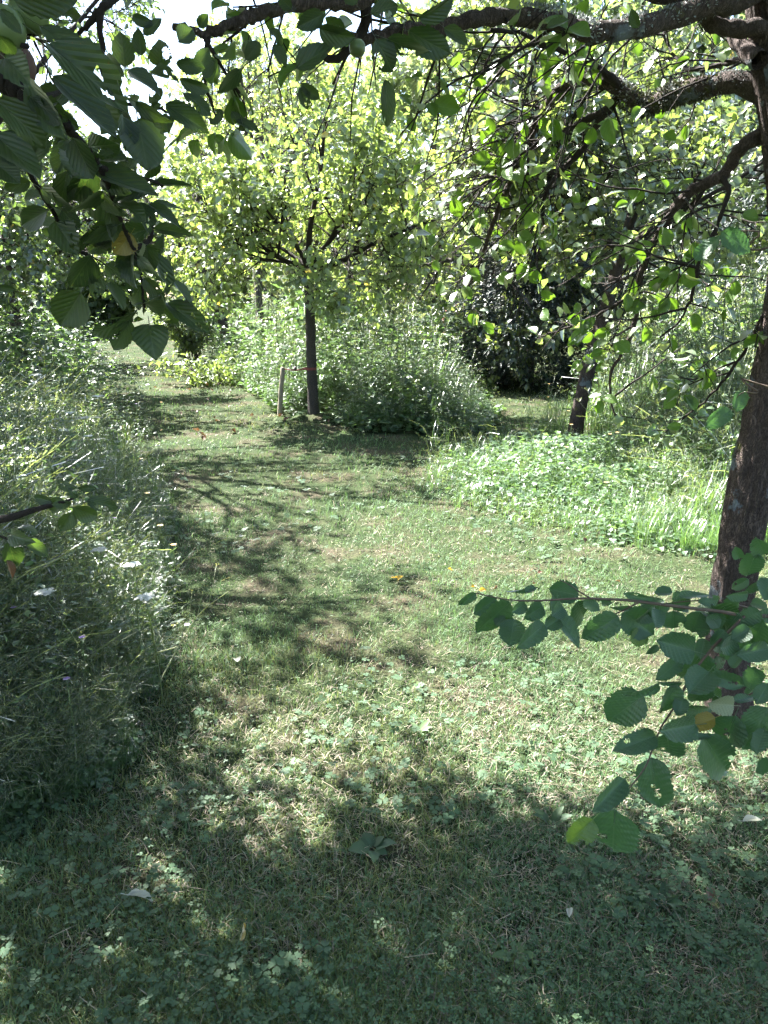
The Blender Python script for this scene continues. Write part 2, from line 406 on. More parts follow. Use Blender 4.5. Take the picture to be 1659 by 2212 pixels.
M['apple_leaf'] = near_leaf_mat("apple_leaf", (.010, .024, .015), (.034, .056, .026), (3.6, 3.6, .8), 6.5, .55)
M['hazel_leaf'] = near_leaf_mat("hazel_leaf", (.040, .092, .048), (.062, .120, .058), (1.6, 1.9, .7), 8.5, .75)
M['pear_leaf'] = near_leaf_mat("pear_leaf", (.055, .11, .022), (.085, .15, .03), (2.2, 2.3, .6), 6.5, .5)
M['bark'] = bark_mat("apple_bark", (.050, .036, .032), (.15, .115, .10), (.155, .18, .20), .565, (.085, .09, .025), .63, 16, .35, .02)
M['bark_young'] = bark_mat("young_bark", (.055, .045, .040), (.11, .095, .085), (.19, .21, .2), .70, None, .6, 26, .6, .006)
M['twig'] = bark_mat("twig_bark", (.022, .017, .015), (.06, .047, .04), (.17, .18, .17), .66, None, .6, 60, .5, .002)
M['far_bark'] = plain_mat("distant_bark", (.045, .035, .03), (.09, .075, .065), 12, .9, (1, 1, .3))
M['hazel_twig'] = plain_mat("hazel_twig_bark", (.055, .035, .025), (.11, .075, .05), 60, .7)
M['wood'] = plain_mat("weathered_wood", (.16, .13, .09), (.30, .26, .20), 30, .85, (1, 1, .08))
M['red_wood'] = plain_mat("red_brown_wood", (.22, .07, .04), (.34, .12, .08), 20, .8, (1, 1, .1))
M['strap_red'] = plain_mat("red_strap", (.13, .022, .022), (.24, .05, .04), 40, .6)
M['strap_dark'] = plain_mat("dark_strap", (.02, .015, .02), (.06, .03, .04), 40, .6)
M['white'] = plain_mat("white_paint", (.6, .6, .6), (.8, .8, .8), 20, .6)
M['fruit'] = plain_mat("green_apple_skin", (.06, .10, .03), (.10, .14, .045), 25, .35)
M['rotten'] = plain_mat("rotten_apple_skin", (.05, .022, .018), (.10, .05, .035), 25, .7)
M['lichen'] = foliage_mat("lichen_tufts", .15, .0, .8, (1, 1, .9))
M['soil'] = ground_mat()

# ------------------------------------------------------------------ ground
def make_ground():
    a = np.concatenate([-np.geomspace(90, 9, 14), np.linspace(-8.5, 8.5, 110), np.geomspace(9, 90, 14)])
    b = np.concatenate([[-60, -30, -12, -4, -1], np.linspace(0, 14, 110), np.geomspace(15, 110, 22)])
    X, Y = np.meshgrid(a, b); Z = gz(X, Y) - .004
    v = np.stack([X, Y, Z], -1).reshape(-1, 3); w = len(a)
    i = (np.arange(len(b) - 1)[:, None] * w + np.arange(w - 1)[None]).ravel()
    f = np.vstack([np.stack([i, i + 1, i + w + 1], -1), np.stack([i, i + w + 1, i + w], -1)])
    o = link("ground", mesh_from("ground", v, f, None, True), M['soil'])
    tag(o, "mossy soil under the mown grass path and the meadow", None, None, "structure")
make_ground()

# ------------------------------------------------------------------ tree growing
class P_:
    def __init__(s, **k): s.__dict__.update(k)
def rand_perp(d, g):
    r = g.normal(0, 1, 3); r -= d * (r @ d); return r / (np.linalg.norm(r) + 1e-9)
def grow(p, d, L, r, lev, P, g, tubes, sites):
    n = max(3, int(L / P.seg)); pts = [np.array(p, float)]; st = L / n; d = np.array(d, float)
    for i in range(n):
        d = d + g.normal(0, P.wob, 3) + np.array([0, 0, P.trop[lev]]); d /= np.linalg.norm(d)
        pts.append(pts[-1] + d * st)
    pts = np.array(pts); rad = np.linspace(r, r * P.taper, n + 1)
    tubes.append((pts, rad, lev))
    sprout(pts, rad, L, lev, P, g, tubes, sites)
def sprout(pts, rad, L, lev, P, g, tubes, sites, t0=.28):
    n = len(pts) - 1
    tang = nrm(np.gradient(pts, axis=0))
    if lev >= P.leaf_level:
        m = max(1, int(L / P.spur))
        for t in np.linspace(.22, 1, m):
            q = t * n; i = min(int(q), n - 1); w = q - i
            sites.append((pts[i] * (1 - w) + pts[i + 1] * w, tang[i]))
    if lev < P.maxlev:
        k = max(1, int(round(P.n[lev] * g.uniform(.8, 1.2))))
        for j in range(k):
            t = t0 + (1 - t0) * (j + g.random()) / k
            q = min(t * n, n - 1e-3); i = int(q); w = q - i
            pos = pts[i] * (1 - w) + pts[i + 1] * w
            ang = math.radians(g.uniform(*P.ang)); dd = tang[i] * math.cos(ang) + rand_perp(tang[i], g) * math.sin(ang)
            dd[2] += P.lift[lev]; dd /= np.linalg.norm(dd)
            l2 = P.len[lev] * g.uniform(.65, 1.25) * (1.1 - .45 * t)
            grow(pos, dd, l2, min(max(rad[i] * .6, P.rmin), getattr(P, 'rcap', 9)), lev + 1, P, g, tubes, sites)
def leaf_set(sites, m, size, g, spread=.9, tilt=.75, droop=.25, off=.012, centre=None, bias=.75):
    if not sites: return np.zeros((0, 3)), np.zeros((0, 3, 3)), np.zeros(0)
    sp = np.array([s[0] for s in sites]); sd = np.array([s[1] for s in sites]); k = len(sp)
    cnt = g.integers(max(1, m - 2), m + 2, k); idx = np.repeat(np.arange(k), cnt); N = len(idx)
    pr = g.normal(0, 1, (N, 3)); y = nrm(nrm(pr) * spread + sd[idx] * .55 + np.array([0, 0, -droop]))
    z0 = np.array([0, 0, 1.0]) + g.normal(0, tilt, (N, 3))
    pos = sp[idx] + y * off + g.normal(0, .006, (N, 3))
    if centre is not None: z0 = z0 + bias * nrm((pos - np.asarray(centre)) * [1, 1, .4])   # leaves turn their faces outward
    return pos, frames(y, z0), size * g.uniform(.6, 1.2, N)
def add_tubes(acc, tubes, g, sides=(9, 7, 5, 4, 3), col=(.5, .5, .5), rough=.07, skip=None):
    for pts, rad, lev in tubes:
        if skip is not None and skip(pts, lev): continue
        tube(acc, pts, rad, sides[min(lev, len(sides) - 1)], col, rough if lev < 3 else 0, g)
def leaf_cols(N, g, c1, c2, yellow=.0):
    c = mixc(c1, c2, g.random(N)) * g.uniform(.75, 1.2, (N, 1))
    if yellow:
        q = g.random(N) < yellow; c[q] = c[q] * .3 + np.array([.25, .17, .03])
    return c
def near_clear(pos, dmin=3.2, m=60):          # True where a leaf may stand: not in front of the lens
    inf, x, y, d = in_frame(pos, m); return ~(inf & (d < dmin)) & (np.linalg.norm(pos - np.array([0, 0, CAM_Z]), axis=1) > 1.15)

APPLE_C = ((.050, .100, .030), (.085, .140, .042))
PEAR_C = ((.095, .150, .045), (.135, .195, .070))
def fruit_tree(name, label, trunk, r0, P, g, group=None, mat_b='bark_young', leaf=.065, m=5, cols=APPLE_C, tpl=None, leaders=None, sun=True, clear=None, nleaf_cap=None, crownmat='crown', trunk_sides=14, floor=.0, shade=None, thin=1.0):
    base = np.array(trunk[0]); root = thing(name, label, "tree", group, base.tolist())
    tubes, sites = [], []
    tl = smoothline(trunk, 14); L = float(np.linalg.norm(np.diff(tl, axis=0), axis=1).sum())
    tr = np.linspace(r0, r0 * .72, len(tl)); tr[0] *= 1.35; tr[1] *= 1.08
    ac = Acc(); tube(ac, tl, tr, trunk_sides, None, .035, g)
    build("trunk", rel(ac, base), M[mat_b], root, True)
    td = nrm(tl[-1] - tl[-3])
    for (d, l, r) in leaders: grow(tl[-1] - td * g.uniform(0, .22), nrm(np.array(d, float)), l, r, 1, P, g, tubes, sites)
    for q in [q for q in tubes if q[2] == 1]:
        lc = Acc(); tube(lc, q[0], q[1], 8, None, .05, g); build("limb", rel(lc, base), M['twig' if mat_b != 'far_bark' else 'far_bark'], root, True)
    tubes = [q for q in tubes if q[2] > 1]
    bc = Acc(); add_tubes(bc, tubes, g, skip=(lambda p, lev: lev >= 2 and clear is not None and not clear(p).all()))
    if bc.ok(): build("branches", rel(bc, base), M['twig' if mat_b != 'far_bark' else 'far_bark'], root, True)["kind"] = "stuff"
    pos, R, s = leaf_set(sites, m, leaf, g, centre=tl[-1] + np.array([0, 0, .5]))
    keep = np.ones(len(pos), bool)
    if sun: keep &= sun_keep(pos, g, floor)
    if thin < 1:
        kp = g.random(len(pos)) < thin
        if shade is not None: kp |= pip(pos[:, 0] - SUN[0] / SUN[2] * pos[:, 2], pos[:, 1] - SUN[1] / SUN[2] * pos[:, 2], shade)
        keep &= kp
    if clear is not None: keep &= clear(pos)
    pos, R, s = pos[keep], R[keep], s[keep]
    if nleaf_cap and len(pos) > nleaf_cap:
        q = g.permutation(len(pos))[:nleaf_cap]; pos, R, s = pos[q], R[q], s[q]
    cc = Acc(); scatter(cc, tpl or tpl_leaf6(.62), pos, R, s, leaf_cols(len(pos), g, *cols, .006))
    if cc.ok(): build("crown", rel(cc, base), M[crownmat], root)["kind"] = "stuff"
    return root, tl
def fan(g, n, l, r, elev=(35, 70), az0=0):
    out = []
    for i in range(n):
        a = az0 + 2 * math.pi * (i + g.uniform(-.3, .3)) / n; e = math.radians(g.uniform(*elev))
        out.append(((math.cos(a) * math.cos(e), math.sin(a) * math.cos(e), math.sin(e)), l * g.uniform(.8, 1.2), r * g.uniform(.8, 1.15)))
    return out

# --- the young tree with the stake, middle of the picture
g5 = np.random.default_rng(51)
PT = P_(seg=.16, wob=.10, trop=[0, .02, -.01, -.03, -.03], taper=.35, leaf_level=3, spur=.07, maxlev=4, n=[0, 8, 7, 3], len=[0, .85, .50, .24], ang=(35, 75), lift=[0, .12, .1, .05], rmin=.003)
b5 = G(678, 903); Y5 = b5[1]
t5 = [b5 - [0, 0, .05], A(674, 820, Y5), A(671, 720, Y5), A(668, 630, Y5), A(663, 560, Y5 + .05)]
mid_tree, tl5 = fruit_tree("fruit_tree", "young fruit tree with straight bare trunk tied to a short stake beside the grass path", t5, .066, PT, g5,
    leaders=[((-.75, -.2, .55), 1.35, .03), ((.75, -.25, .6), 1.3, .03), ((-.35, .7, .9), 1.4, .03), ((.15, -.1, 1), 1.7, .036), ((.55, .6, .7), 1.35, .03), ((-.2, -.8, .55), 1.2, .026), ((-.9, .3, .3), 1.1, .024), ((.95, -.45, .5), 1.9, .03), ((-.95, -.3, .22), 1.0, .02), ((.9, -.3, .2), .9, .02), ((-.8, .5, .2), 1.5, .022)],
    leaf=.085, m=3, floor=.4, cols=PEAR_C, group="orchard trees beside the path")
# --- the leaning tree on the right
g4 = np.random.default_rng(41)
b4 = G(1238, 958); Y4 = b4[1]
t4 = [b4 - [0, 0, .05], A(1252, 880, Y4), A(1278, 770, Y4), A(1305, 680, Y4), A(1330, 590, Y4), A(1345, 520, Y4)]
fruit_tree("fruit_tree", "leaning fruit tree rising from the green bank in front of the dark evergreen", t4, .075, PT, g4,
    leaders=[((-.8, -.5, .5), 1.5, .032), ((.8, -.2, .5), 1.4, .03), ((-.5, .6, .7), 1.4, .03), ((.1, -.2, 1), 1.6, .036), ((.4, -.9, .4), 1.2, .028), ((-.9, -.1, .8), 1.5, .03), ((.5, .6, .9), 1.4, .03), ((-.95, -.2, .5), 2.4, .03), ((-.8, -.55, .55), 2.2, .03)],
    leaf=.078, m=5, floor=.25, thin=.42, shade=gpoly([(1310, 940), (1700, 900), (1700, 1190), (1480, 1200), (1330, 1130)]), cols=PEAR_C, mat_b='bark', group="orchard trees beside the path")
# --- trees further back
LIGHTP = ((.10, .15, .05), (.14, .195, .07))
PB = P_(seg=.3, wob=.12, trop=[0, .02, -.01, -.02, 0], taper=.35, leaf_level=3, spur=.10, maxlev=3, n=[0, 10, 10, 0], len=[0, 1.15, .60, .3], ang=(35, 75), lift=[0, .12, .08, .05], rmin=.004)
def back_tree(label, pts, Y, r, seed, nl=7, l=1.7, leaf=.11, cols=LIGHTP, elev=(-8, 72), group="orchard trees beside the path", m=4):
    gg = np.random.default_rng(seed)
    tr = [A(x, y, Y) for x, y in pts]; tr[0][2] = -.05
    return fruit_tree("fruit_tree", label, tr, r, PB, gg, leaders=fan(gg, nl, l, r * .5, elev), leaf=leaf, m=m, cols=cols, tpl=tpl_leaf2(.62), mat_b='far_bark', group=group, trunk_sides=8, floor=.4)
back_tree("thin dark upright trunk with a strap, far behind the staked tree's stake", [(566, 760), (562, 690), (556, 600), (553, 500), (548, 400)], 14.5, .075, 61, 8, 1.9)
back_tree("slanting tree trunk leaning away beside the far end of the path", [(492, 735), (478, 680), (455, 625), (430, 570), (405, 530)], 16.5, .11, 62, 8, 2.0)
back_tree("dark stout trunk half sunk in the far meadow behind the staked tree", [(846, 730), (845, 660), (843, 600), (840, 540)], 19, .14, 63, 8, 2.2)
back_tree("lichen grey trunk with a red strap beside the dark evergreen", [(1035, 775), (1042, 710), (1050, 640), (1058, 580)], 13.0, .10, 64, 8, 1.9)
back_tree("low spreading tree in the open meadow behind the staked tree", [(735, 740), (742, 680), (752, 620), (760, 560)], 17.5, .10, 65, 8, 2.0)
# --- left hand row, mostly outside the frame: these shade the verge
PL = P_(seg=.2, wob=.11, trop=[0, .02, -.01, -.03, -.03], taper=.35, leaf_level=3, spur=.085, maxlev=4, n=[0, 7, 7, 3], len=[0, .95, .55, .26], ang=(35, 75), lift=[0, .1, .08, .05], rmin=.003)
for k, (x, y, h, l, el, label) in enumerate([(-3.8, 4.9, 2.3, 2.6, (35, 80), "old apple tree overhanging the tall weeds of the shaded verge"),
                                      (-4.2, 7.8, 2.6, 2.9, (35, 80), "tall old apple tree rising out of the weedy verge"),
                                      (-5.0, 10.6, 1.9, 2.0, (10, 60), "apple tree standing beyond the white umbels of the verge"),
                                      (-7.0, 15.5, 1.9, 2.2, (15, 75), "apple tree at the far end of the weedy verge")]):
    gg = np.random.default_rng(70 + k)
    fruit_tree("apple_tree", label, [(x, y, -.05), (x + .03, y, .6), (x - .02, y + .03, 1.2), (x, y, h)], .10, PL, gg, leaders=fan(gg, 9, l, .045, el),
               leaf=.085 if k < 3 else .10, m=5, tpl=tpl_leaf2(.66) if k < 2 else None, cols=APPLE_C, mat_b='bark', group="orchard trees beside the path", clear=near_clear, nleaf_cap=22000)

HEDGE = []
# --- tall trees closing the view
PF = P_(seg=.8, wob=.12, trop=[0, .02, 0, -.02], taper=.3, leaf_level=2, spur=.15, maxlev=3, n=[0, 9, 7, 0], len=[0, 2.2, 1.0, .5], ang=(35, 80), lift=[0, .12, .1, .05], rmin=.01)
def tall_tree(label, x, y, h, r, seed, cols, l=3.2, nl=9, leaf=.26, m=3):
    gg = np.random.default_rng(seed); base = np.array([x, y, -.1])
    root = thing("tall_tree", label, "tree", "tall trees closing the view", base.tolist())
    tl = smoothline([base, base + [.1, 0, h * .3], base + [-.1, .1, h * .65], base + [.05, 0, h]], 16)
    ac = Acc(); tube(ac, tl, np.linspace(r, r * .2, 16), 8, None, .04, gg); build("trunk", rel(ac, base), M['far_bark'], root, True)
    tubes, sites = [], []
    for i in range(nl * 2):
        t = .06 + .9 * (i + gg.random()) / (nl * 2); p = tl[min(15, int(t * 15))]; a = gg.uniform(0, 2 * math.pi); e = math.radians(gg.uniform(5, 55))
        grow(p, (math.cos(a) * math.cos(e), math.sin(a) * math.cos(e), math.sin(e)), l * (1.15 - .75 * t) * gg.uniform(.7, 1.2), r * .3 * (1.1 - t), 1, PF, gg, tubes, sites)
    bc = Acc(); add_tubes(bc, [q for q in tubes if q[2] < 3], gg, (6, 5, 4, 3)); build("branches", rel(bc, base), M['far_bark'], root, True)["kind"] = "stuff"
    pos, R, s = leaf_set(sites, m, leaf, gg, tilt=.6, centre=base + [0, 0, h * .55])
    k = sun_keep(pos, gg, .5); pos, R, s = pos[k], R[k], s[k]
    cc = Acc(); scatter(cc, tpl_leaf2(.62), pos, R, s, leaf_cols(len(pos), gg, *cols)); build("crown", rel(cc, base), M['far'], root)["kind"] = "stuff"
LIGHT = ((.10, .15, .055), (.15, .20, .08)); MIDG = ((.06, .11, .04), (.10, .15, .055)); DARKG = ((.03, .065, .025), (.055, .095, .035))
for i, (lb, x, y, h, l, c) in enumerate([
    ("tall pale green tree where the sky shows through, behind the left end of the path", -13.5, 27, 6.5, 2.6, LIGHT),
    ("tall tree closing the far end of the grass path", -5.6, 31, 8.8, 3.2, LIGHT),
    ("tall bright tree behind the slanting trunk", -2.4, 25, 7.6, 3.0, LIGHT),
    ("tall bright tree straight behind the staked tree", 1.8, 28, 9.6, 3.4, LIGHT),
    ("tall tree behind the red wooden fence", 5.0, 23, 9.5, 3.3, LIGHT),
    ("tall tree behind the dark evergreen", 8.0, 19, 11, 3.6, MIDG),
    ("tall dark green tree over the hedge behind the leaning trunk", 8.8, 13.0, 9.0, 3.2, DARKG),
    ("big tree far behind the apple trees of the verge", -14, 19, 7.0, 3.0, MIDG)]):
    tall_tree(lb, x, y, h, .2, 200 + i, c, l)

for i in range(13):
    gg = np.random.default_rng(300 + i); x = -17 + i * 2.75 + gg.uniform(-.5, .5); y = 27 + 6 * math.sin(i * 1.3) * .5 + gg.uniform(0, 2)
    HEDGE.append((x, y, gg.uniform(1.7, 2.3), gg.uniform(2.8, 4.2)))
# --- dark evergreens
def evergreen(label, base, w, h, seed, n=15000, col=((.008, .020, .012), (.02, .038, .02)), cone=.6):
    gg = np.random.default_rng(seed); base = np.array(base, float)
    root = thing("yew_tree", label, "tree", "dark evergreens", base.tolist())
    ac = Acc(); tube(ac, [[0, 0, -.05], [.02, 0, h * .4], [0, .02, h * .9]], [.09, .06, .015], 8); build("trunk", ac, M['far_bark'], root, True)
    a = gg.uniform(0, 2 * np.pi, n); t = gg.random(n) ** .85
    prof = w * np.minimum(1, (1 - t) ** cone * 1.25) * np.minimum(1, .55 + t * 4)
    lump = 1 + .22 * np.sin(a * 3 + t * 9) + .16 * np.sin(a * 7 - t * 17) + .12 * gg.normal(0, 1, n)
    rr = prof * lump * np.sqrt(gg.uniform(.25, 1, n))
    pos = np.stack([rr * np.cos(a), rr * np.sin(a), .03 + t * h], -1)
    out = np.stack([np.cos(a), np.sin(a), gg.normal(-.15, .3, n)], -1) + gg.normal(0, .35, (n, 3))
    sprig = np.array([[0, 0, 0], [-.10, .3, .02], [.10, .3, .02], [0, .55, 0], [-.09, .62, 0], [.09, .62, 0], [0, 1, -.1]]), np.array([[0, 3, 1], [0, 2, 3], [3, 6, 4], [3, 5, 6]])
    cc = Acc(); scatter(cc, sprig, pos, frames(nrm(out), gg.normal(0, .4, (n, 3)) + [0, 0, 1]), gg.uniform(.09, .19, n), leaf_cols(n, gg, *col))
    build("crown", cc, M['needle'], root)["kind"] = "stuff"
pe = G(1165, 848)
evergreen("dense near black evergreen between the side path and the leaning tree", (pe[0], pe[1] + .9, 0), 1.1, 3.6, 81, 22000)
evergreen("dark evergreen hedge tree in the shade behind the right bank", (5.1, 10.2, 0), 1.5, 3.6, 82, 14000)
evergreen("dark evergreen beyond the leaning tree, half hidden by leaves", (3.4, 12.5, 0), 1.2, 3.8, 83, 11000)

# --- broad leaved shrubs
def shrub(name, label, base, w, h, seed, n, leaf, cols, group="shrubs", tpl=None, sun=False):
    gg = np.random.default_rng(seed); base = np.array(base, float)
    root = thing(name, label, "shrub", group, base.tolist()); sc = Acc(); sites = []
    for i in range(max(8, n // 60)):
        a = gg.uniform(0, 2 * math.pi); e = gg.uniform(.25, 1.0); tip = np.array([math.cos(a) * w * e, math.sin(a) * w * e, h * gg.uniform(.55, 1.05) * (1.15 - .45 * e)])
        pts = smoothline([np.array([math.cos(a), math.sin(a), 0]) * .12 * w - [0, 0, .03], tip * [.45, .45, .62], tip], 9)
        tube(sc, pts, np.linspace(.012, .003, 9), 4)
        tg = nrm(np.gradient(pts, axis=0))
        for q in gg.uniform(.2, 1, 22):
            j = min(8, int(q * 9)); sites.append((pts[j] + gg.normal(0, .13, 3) * w * .6, tg[j]))
    build("stem", sc, M['far_bark'], root, True)["kind"] = "stuff"
    pos, R, s = leaf_set(sites, 4, leaf, gg, centre=(0, 0, h * .4)); pos[:, 2] = np.maximum(pos[:, 2], .03)
    cc = Acc(); scatter(cc, tpl or tpl_leaf6(.5), pos, R, s, leaf_cols(len(pos), gg, *cols)); build("foliage", cc, M['herb'], root)["kind"] = "stuff"
    return root
BLUE = ((.07, .11, .07), (.12, .16, .10))
p = G(1105, 838); shrub("bramble_shrub", "pale blue green bramble shrub at the foot of the near black evergreen", (p[0] - .05, p[1] + .5, 0), .42, 1.15, 91, 700, .13, BLUE)
HL = ["at the far left edge", "beside the far left shrub", "left of the path's far end", "next to the path's far end", "closing the far end of the path", "right of the path's far end", "behind the slanting trunk", "behind the thin strapped trunk", "behind the young staked tree", "behind the stout dark trunk", "behind the red wooden fence", "behind the grey trunk with the red strap", "far behind the dark evergreen"]
for i, (x, y, w, h) in enumerate(HEDGE):
    shrub("hedge_shrub", "distant hedge shrub " + HL[i], (x, y, 0), w, h, 900 + i, 3000, .28, LIGHT if i % 3 else MIDG, "hedge shrubs far behind the meadow", tpl_leaf2(.65))
shrub("hazel_shrub", "leafy hazel shrub in the shade behind the right bank meadow", (3.7, 8.3, 0), .9, 1.6, 92, 1600, .10, MIDG)
shrub("hazel_shrub", "hazel shrub beside the big lichen covered trunk, in front of the hedge", (4.6, 7.0, 0), 1.0, 2.1, 93, 1800, .10, MIDG)
shrub("elder_shrub", "sunlit elder shrub at the bend of the far path", (-4.1, 16.5, 0), 1.0, 1.5, 94, 1300, .13, LIGHT)
shrub("elder_shrub", "elder shrub under the apple trees of the verge", (-6.5, 12.3, 0), 1.4, 2.3, 95, 2200, .12, MIDG)
shrub("elder_shrub", "tall shaded shrub behind the tall stems of the verge", (-5.4, 8.6, 0), 1.2, 1.9, 96, 2000, .11, MIDG)
shrub("bramble_shrub", "low bramble mound on the meadow side of the far path", (-2.8, 12.4, 0), 1.1, .42, 97, 900, .09, LIGHT)

# ------------------------------------------------------------------ near leaf meshes
def leaf_mesh(name, kind, seed, nv=18, nu=4, bite=0, holes=0):
    gg = np.random.default_rng(seed)
    vs = np.linspace(0, 1, nv)
    if kind == 'apple': prof = np.interp(vs, [0, .06, .2, .4, .6, .78, .9, .96, 1], [0, .42, .82, 1, .95, .72, .40, .16, 0]); ser = .04
    elif kind == 'pear': prof = np.sin(np.pi * vs ** .95) ** .8; ser = .012
    else: prof = np.interp(vs, [0, .05, .14, .3, .5, .68, .82, .9, .95, 1], [.14, .55, .80, .95, 1, .92, .70, .42, .20, 0]); ser = .06
    prof[0] = .0; prof[-1] = .0
    if kind == 'hazel': prof[0] = .10
    prof = prof / prof.max() * .5
    us = np.linspace(-1, 1, 2 * nu + 1)
    curl, fold, tw = gg.uniform(-.1, .42), gg.uniform(.05, .5), gg.uniform(-.5, .5)
    U, V = np.meshgrid(us, vs)
    W = prof[:, None] * np.ones_like(U)
    edge = np.abs(U) ** 6
    zig = np.where(np.arange(nv) % 2 == 0, 1, -1)[:, None] * ser
    W = W * (1 + zig * edge + .05 * edge * gg.normal(0, 1, (nv, 1)))
    X = U * W; Yy = V.copy() + (.0 if kind != 'hazel' else -.05 * np.abs(U) * np.sin(np.pi * V))
    Z = fold * np.abs(X) - curl * V ** 2 + tw * X * V + .05 * np.sin(5.2 * V + U * 2 + seed) * np.abs(U)
    if kind == 'hazel': Z += .022 * np.cos(2 * np.pi * 8.5 * (V - .75 * np.abs(U) * .5)) * np.minimum(1, np.abs(U) * 3)
    v = np.stack([X, Yy, Z], -1).reshape(-1, 3); w = len(us); uvv = np.stack([U * W * 2, V, U * 0], -1).reshape(-1, 3)
    i = (np.arange(nv - 1)[:, None] * w + np.arange(w - 1)[None]).ravel()
    f = np.vstack([np.stack([i, i + 1, i + w + 1], -1), np.stack([i, i + w + 1, i + w], -1)])
    cen = v[f].mean(1)[:, :2]; kill = np.zeros(len(f), bool)
    for _ in range(holes):
        c = np.array([gg.uniform(-.25, .25), gg.uniform(.3, .85)]); kill |= np.hypot(*(cen - c).T) < gg.uniform(.03, .085)
    for _ in range(bite):
        sgn = gg.choice([-1, 1]); c = np.array([sgn * gg.uniform(.28, .45), gg.uniform(.4, .95)]); kill |= np.hypot(*(cen - c).T) < gg.uniform(.08, .16)
    f = f[~kill]
    # stalk
    ac = Acc(); tube(ac, [[0, -.28, .03], [0, -.12, .01], [0, .02, 0], [0, .3, -.008]], [.012, .011, .013, .006], 4)
    f2 = np.vstack(ac.f) + len(v); v = np.vstack([v, np.vstack(ac.v)]); uvv = np.vstack([uvv, np.zeros((len(v) - len(uvv), 3))])
    return mesh_from(name, v, np.vstack([f, f2]), None, True, uvv)
NLM = {k: [leaf_mesh(k + "_leaf", k, 10 * i + 3, nv=24 if k == 'hazel' else 18, bite=(0, 1, 0, 0, 2, 0, 0)[i], holes=(0, 0, 1, 0, 1, 0, 3)[i]) for i in range(7)] for k in ('apple', 'hazel')}
NLM['pear'] = [leaf_mesh("pear_leaf", 'pear', 7 * i + 5, nv=9, nu=2) for i in range(4)]
def set_mat(meshes, mat):
    for m in meshes: m.materials.append(mat)
set_mat(NLM['apple'], M['apple_leaf']); set_mat(NLM['hazel'], M['hazel_leaf']); set_mat(NLM['pear'], M['pear_leaf'])
YEL = bpy.data.materials.new("x"); bpy.data.materials.remove(YEL)
M['leaf_yellow'] = near_leaf_mat("yellowing_leaf", (.22, .17, .03), (.26, .22, .05), (1.4, 1.3, .6), 6.5, .55)
M['leaf_brown'] = near_leaf_mat("withered_leaf", (.10, .05, .025), (.17, .09, .05), (1.1, 1.0, .7), 6.5, .55)
M['leaf_pale'] = near_leaf_mat("pale_leaf_underside", (.22, .25, .15), (.30, .33, .2), (1.1, 1.2, .7), 8, .7)
def near_leaf(parent, origin, kind, x0, y0, x1, y1, Y, w=.65, roll=0, dy=0.0, var=None, mat=None, g=rng, name="leaf"):
    p0 = A(x0, y0, Y); p1 = A(x1, y1, Y + dy)
    ax = p1 - p0; L = np.linalg.norm(ax)
    # keep real leaf proportions: a foreshortened leaf runs in depth instead of shrinking
    view = nrm(p0 - np.array([0, 0, CAM_Z]))
    z0 = -view; y = ax / L; x = nrm(np.cross(y, z0)); z = np.cross(x, y)
    c, s = math.cos(math.radians(roll)), math.sin(math.radians(roll)); x, z = x * c + z * s, z * c - x * s
    if var is None: var = int(g.integers(0, len(NLM[kind])))
    me = NLM[kind][var]
    if mat is not None:
        key = (kind, var, mat.name)
        if key not in VAR: VAR[key] = me.copy(); VAR[key].materials.clear(); VAR[key].materials.append(mat)
        me = VAR[key]
    o = bpy.data.objects.new(name, me); COL.objects.link(o)
    R = np.stack([x * L * w, y * L, z * L * (w + 1) / 2], -1)
    mt = Matrix.Identity(4)
    for i in range(3):
        for j in range(3): mt[i][j] = R[i, j]
        mt[i][3] = p0[i] - origin[i]
    o.parent = parent; o.matrix_local = mt
    return o
VAR = {}

# ------------------------------------------------------------------ the big near tree on the right
gT = np.random.default_rng(11)
b1 = G(1578, 1562); Y1 = b1[1]
T1 = thing("apple_tree", "big leaning apple tree with lichen spotted trunk and crooked mossy limbs overhead", "tree", "orchard trees beside the path", b1.tolist())
tr1 = [b1 - [0, 0, .06], A(1574, 1480, Y1), A(1572, 1380, Y1 + .02), A(1588, 1240, Y1 + .04), A(1628, 1020, Y1 + .07), A(1668, 840, Y1 + .10), A(1700, 640, Y1 + .14),
       A(1708, 470, Y1 + .16), A(1692, 300, Y1 + .16), A(1672, 150, Y1 + .16), A(1655, 20, Y1 + .15), A(1640, -140, Y1 + .14)]
n = 190; tl = smoothline(tr1, n); rr = np.interp(np.linspace(0, 1, n), [0, .05, .15, .4, .7, 1], [.098, .080, .072, .068, .062, .048])
sides = 56; th = np.arange(sides) / sides * 2 * np.pi
ln = np.cumsum(np.r_[0, np.linalg.norm(np.diff(tl, axis=0), axis=1)])
TH, LN = np.meshgrid(th, ln)
cx, cyy = np.cos(TH) * 2.2, np.sin(TH) * 2.2
ridge = np.abs(fbm(cx * 3.1 + LN * .6, cyy * 3.1 + LN * 1.9, 1.5, 3) - .5) * 2; plate = vnoise(cx * 4.2 + 7 * LN, cyy * 4.2 - 6 * LN, 1.6, 9)
lump = fbm(cx * .8 + LN * 2, cyy * .8 + LN * 1.3, 1.0, 4)
dR = rr[:, None] * (1 + .16 * (lump - .5)) + .010 * (np.minimum(ridge, .35) / .35 - .8) + .006 * (plate - .5)
t = nrm(np.gradient(tl, axis=0)); a_ = nrm(np.cross(t, np.array([0, 1., 0]))); b_ = np.cross(t, a_)
v = tl[:, None] + dR[..., None] * (np.cos(TH)[..., None] * a_[:, None] + np.sin(TH)[..., None] * b_[:, None])
i = np.arange(n - 1)[:, None] * sides; k = np.arange(sides)[None]; k2 = (k + 1) % sides
q = np.stack([i + k, i + k2, i + sides + k2, i + sides + k], -1).reshape(-1, 4)
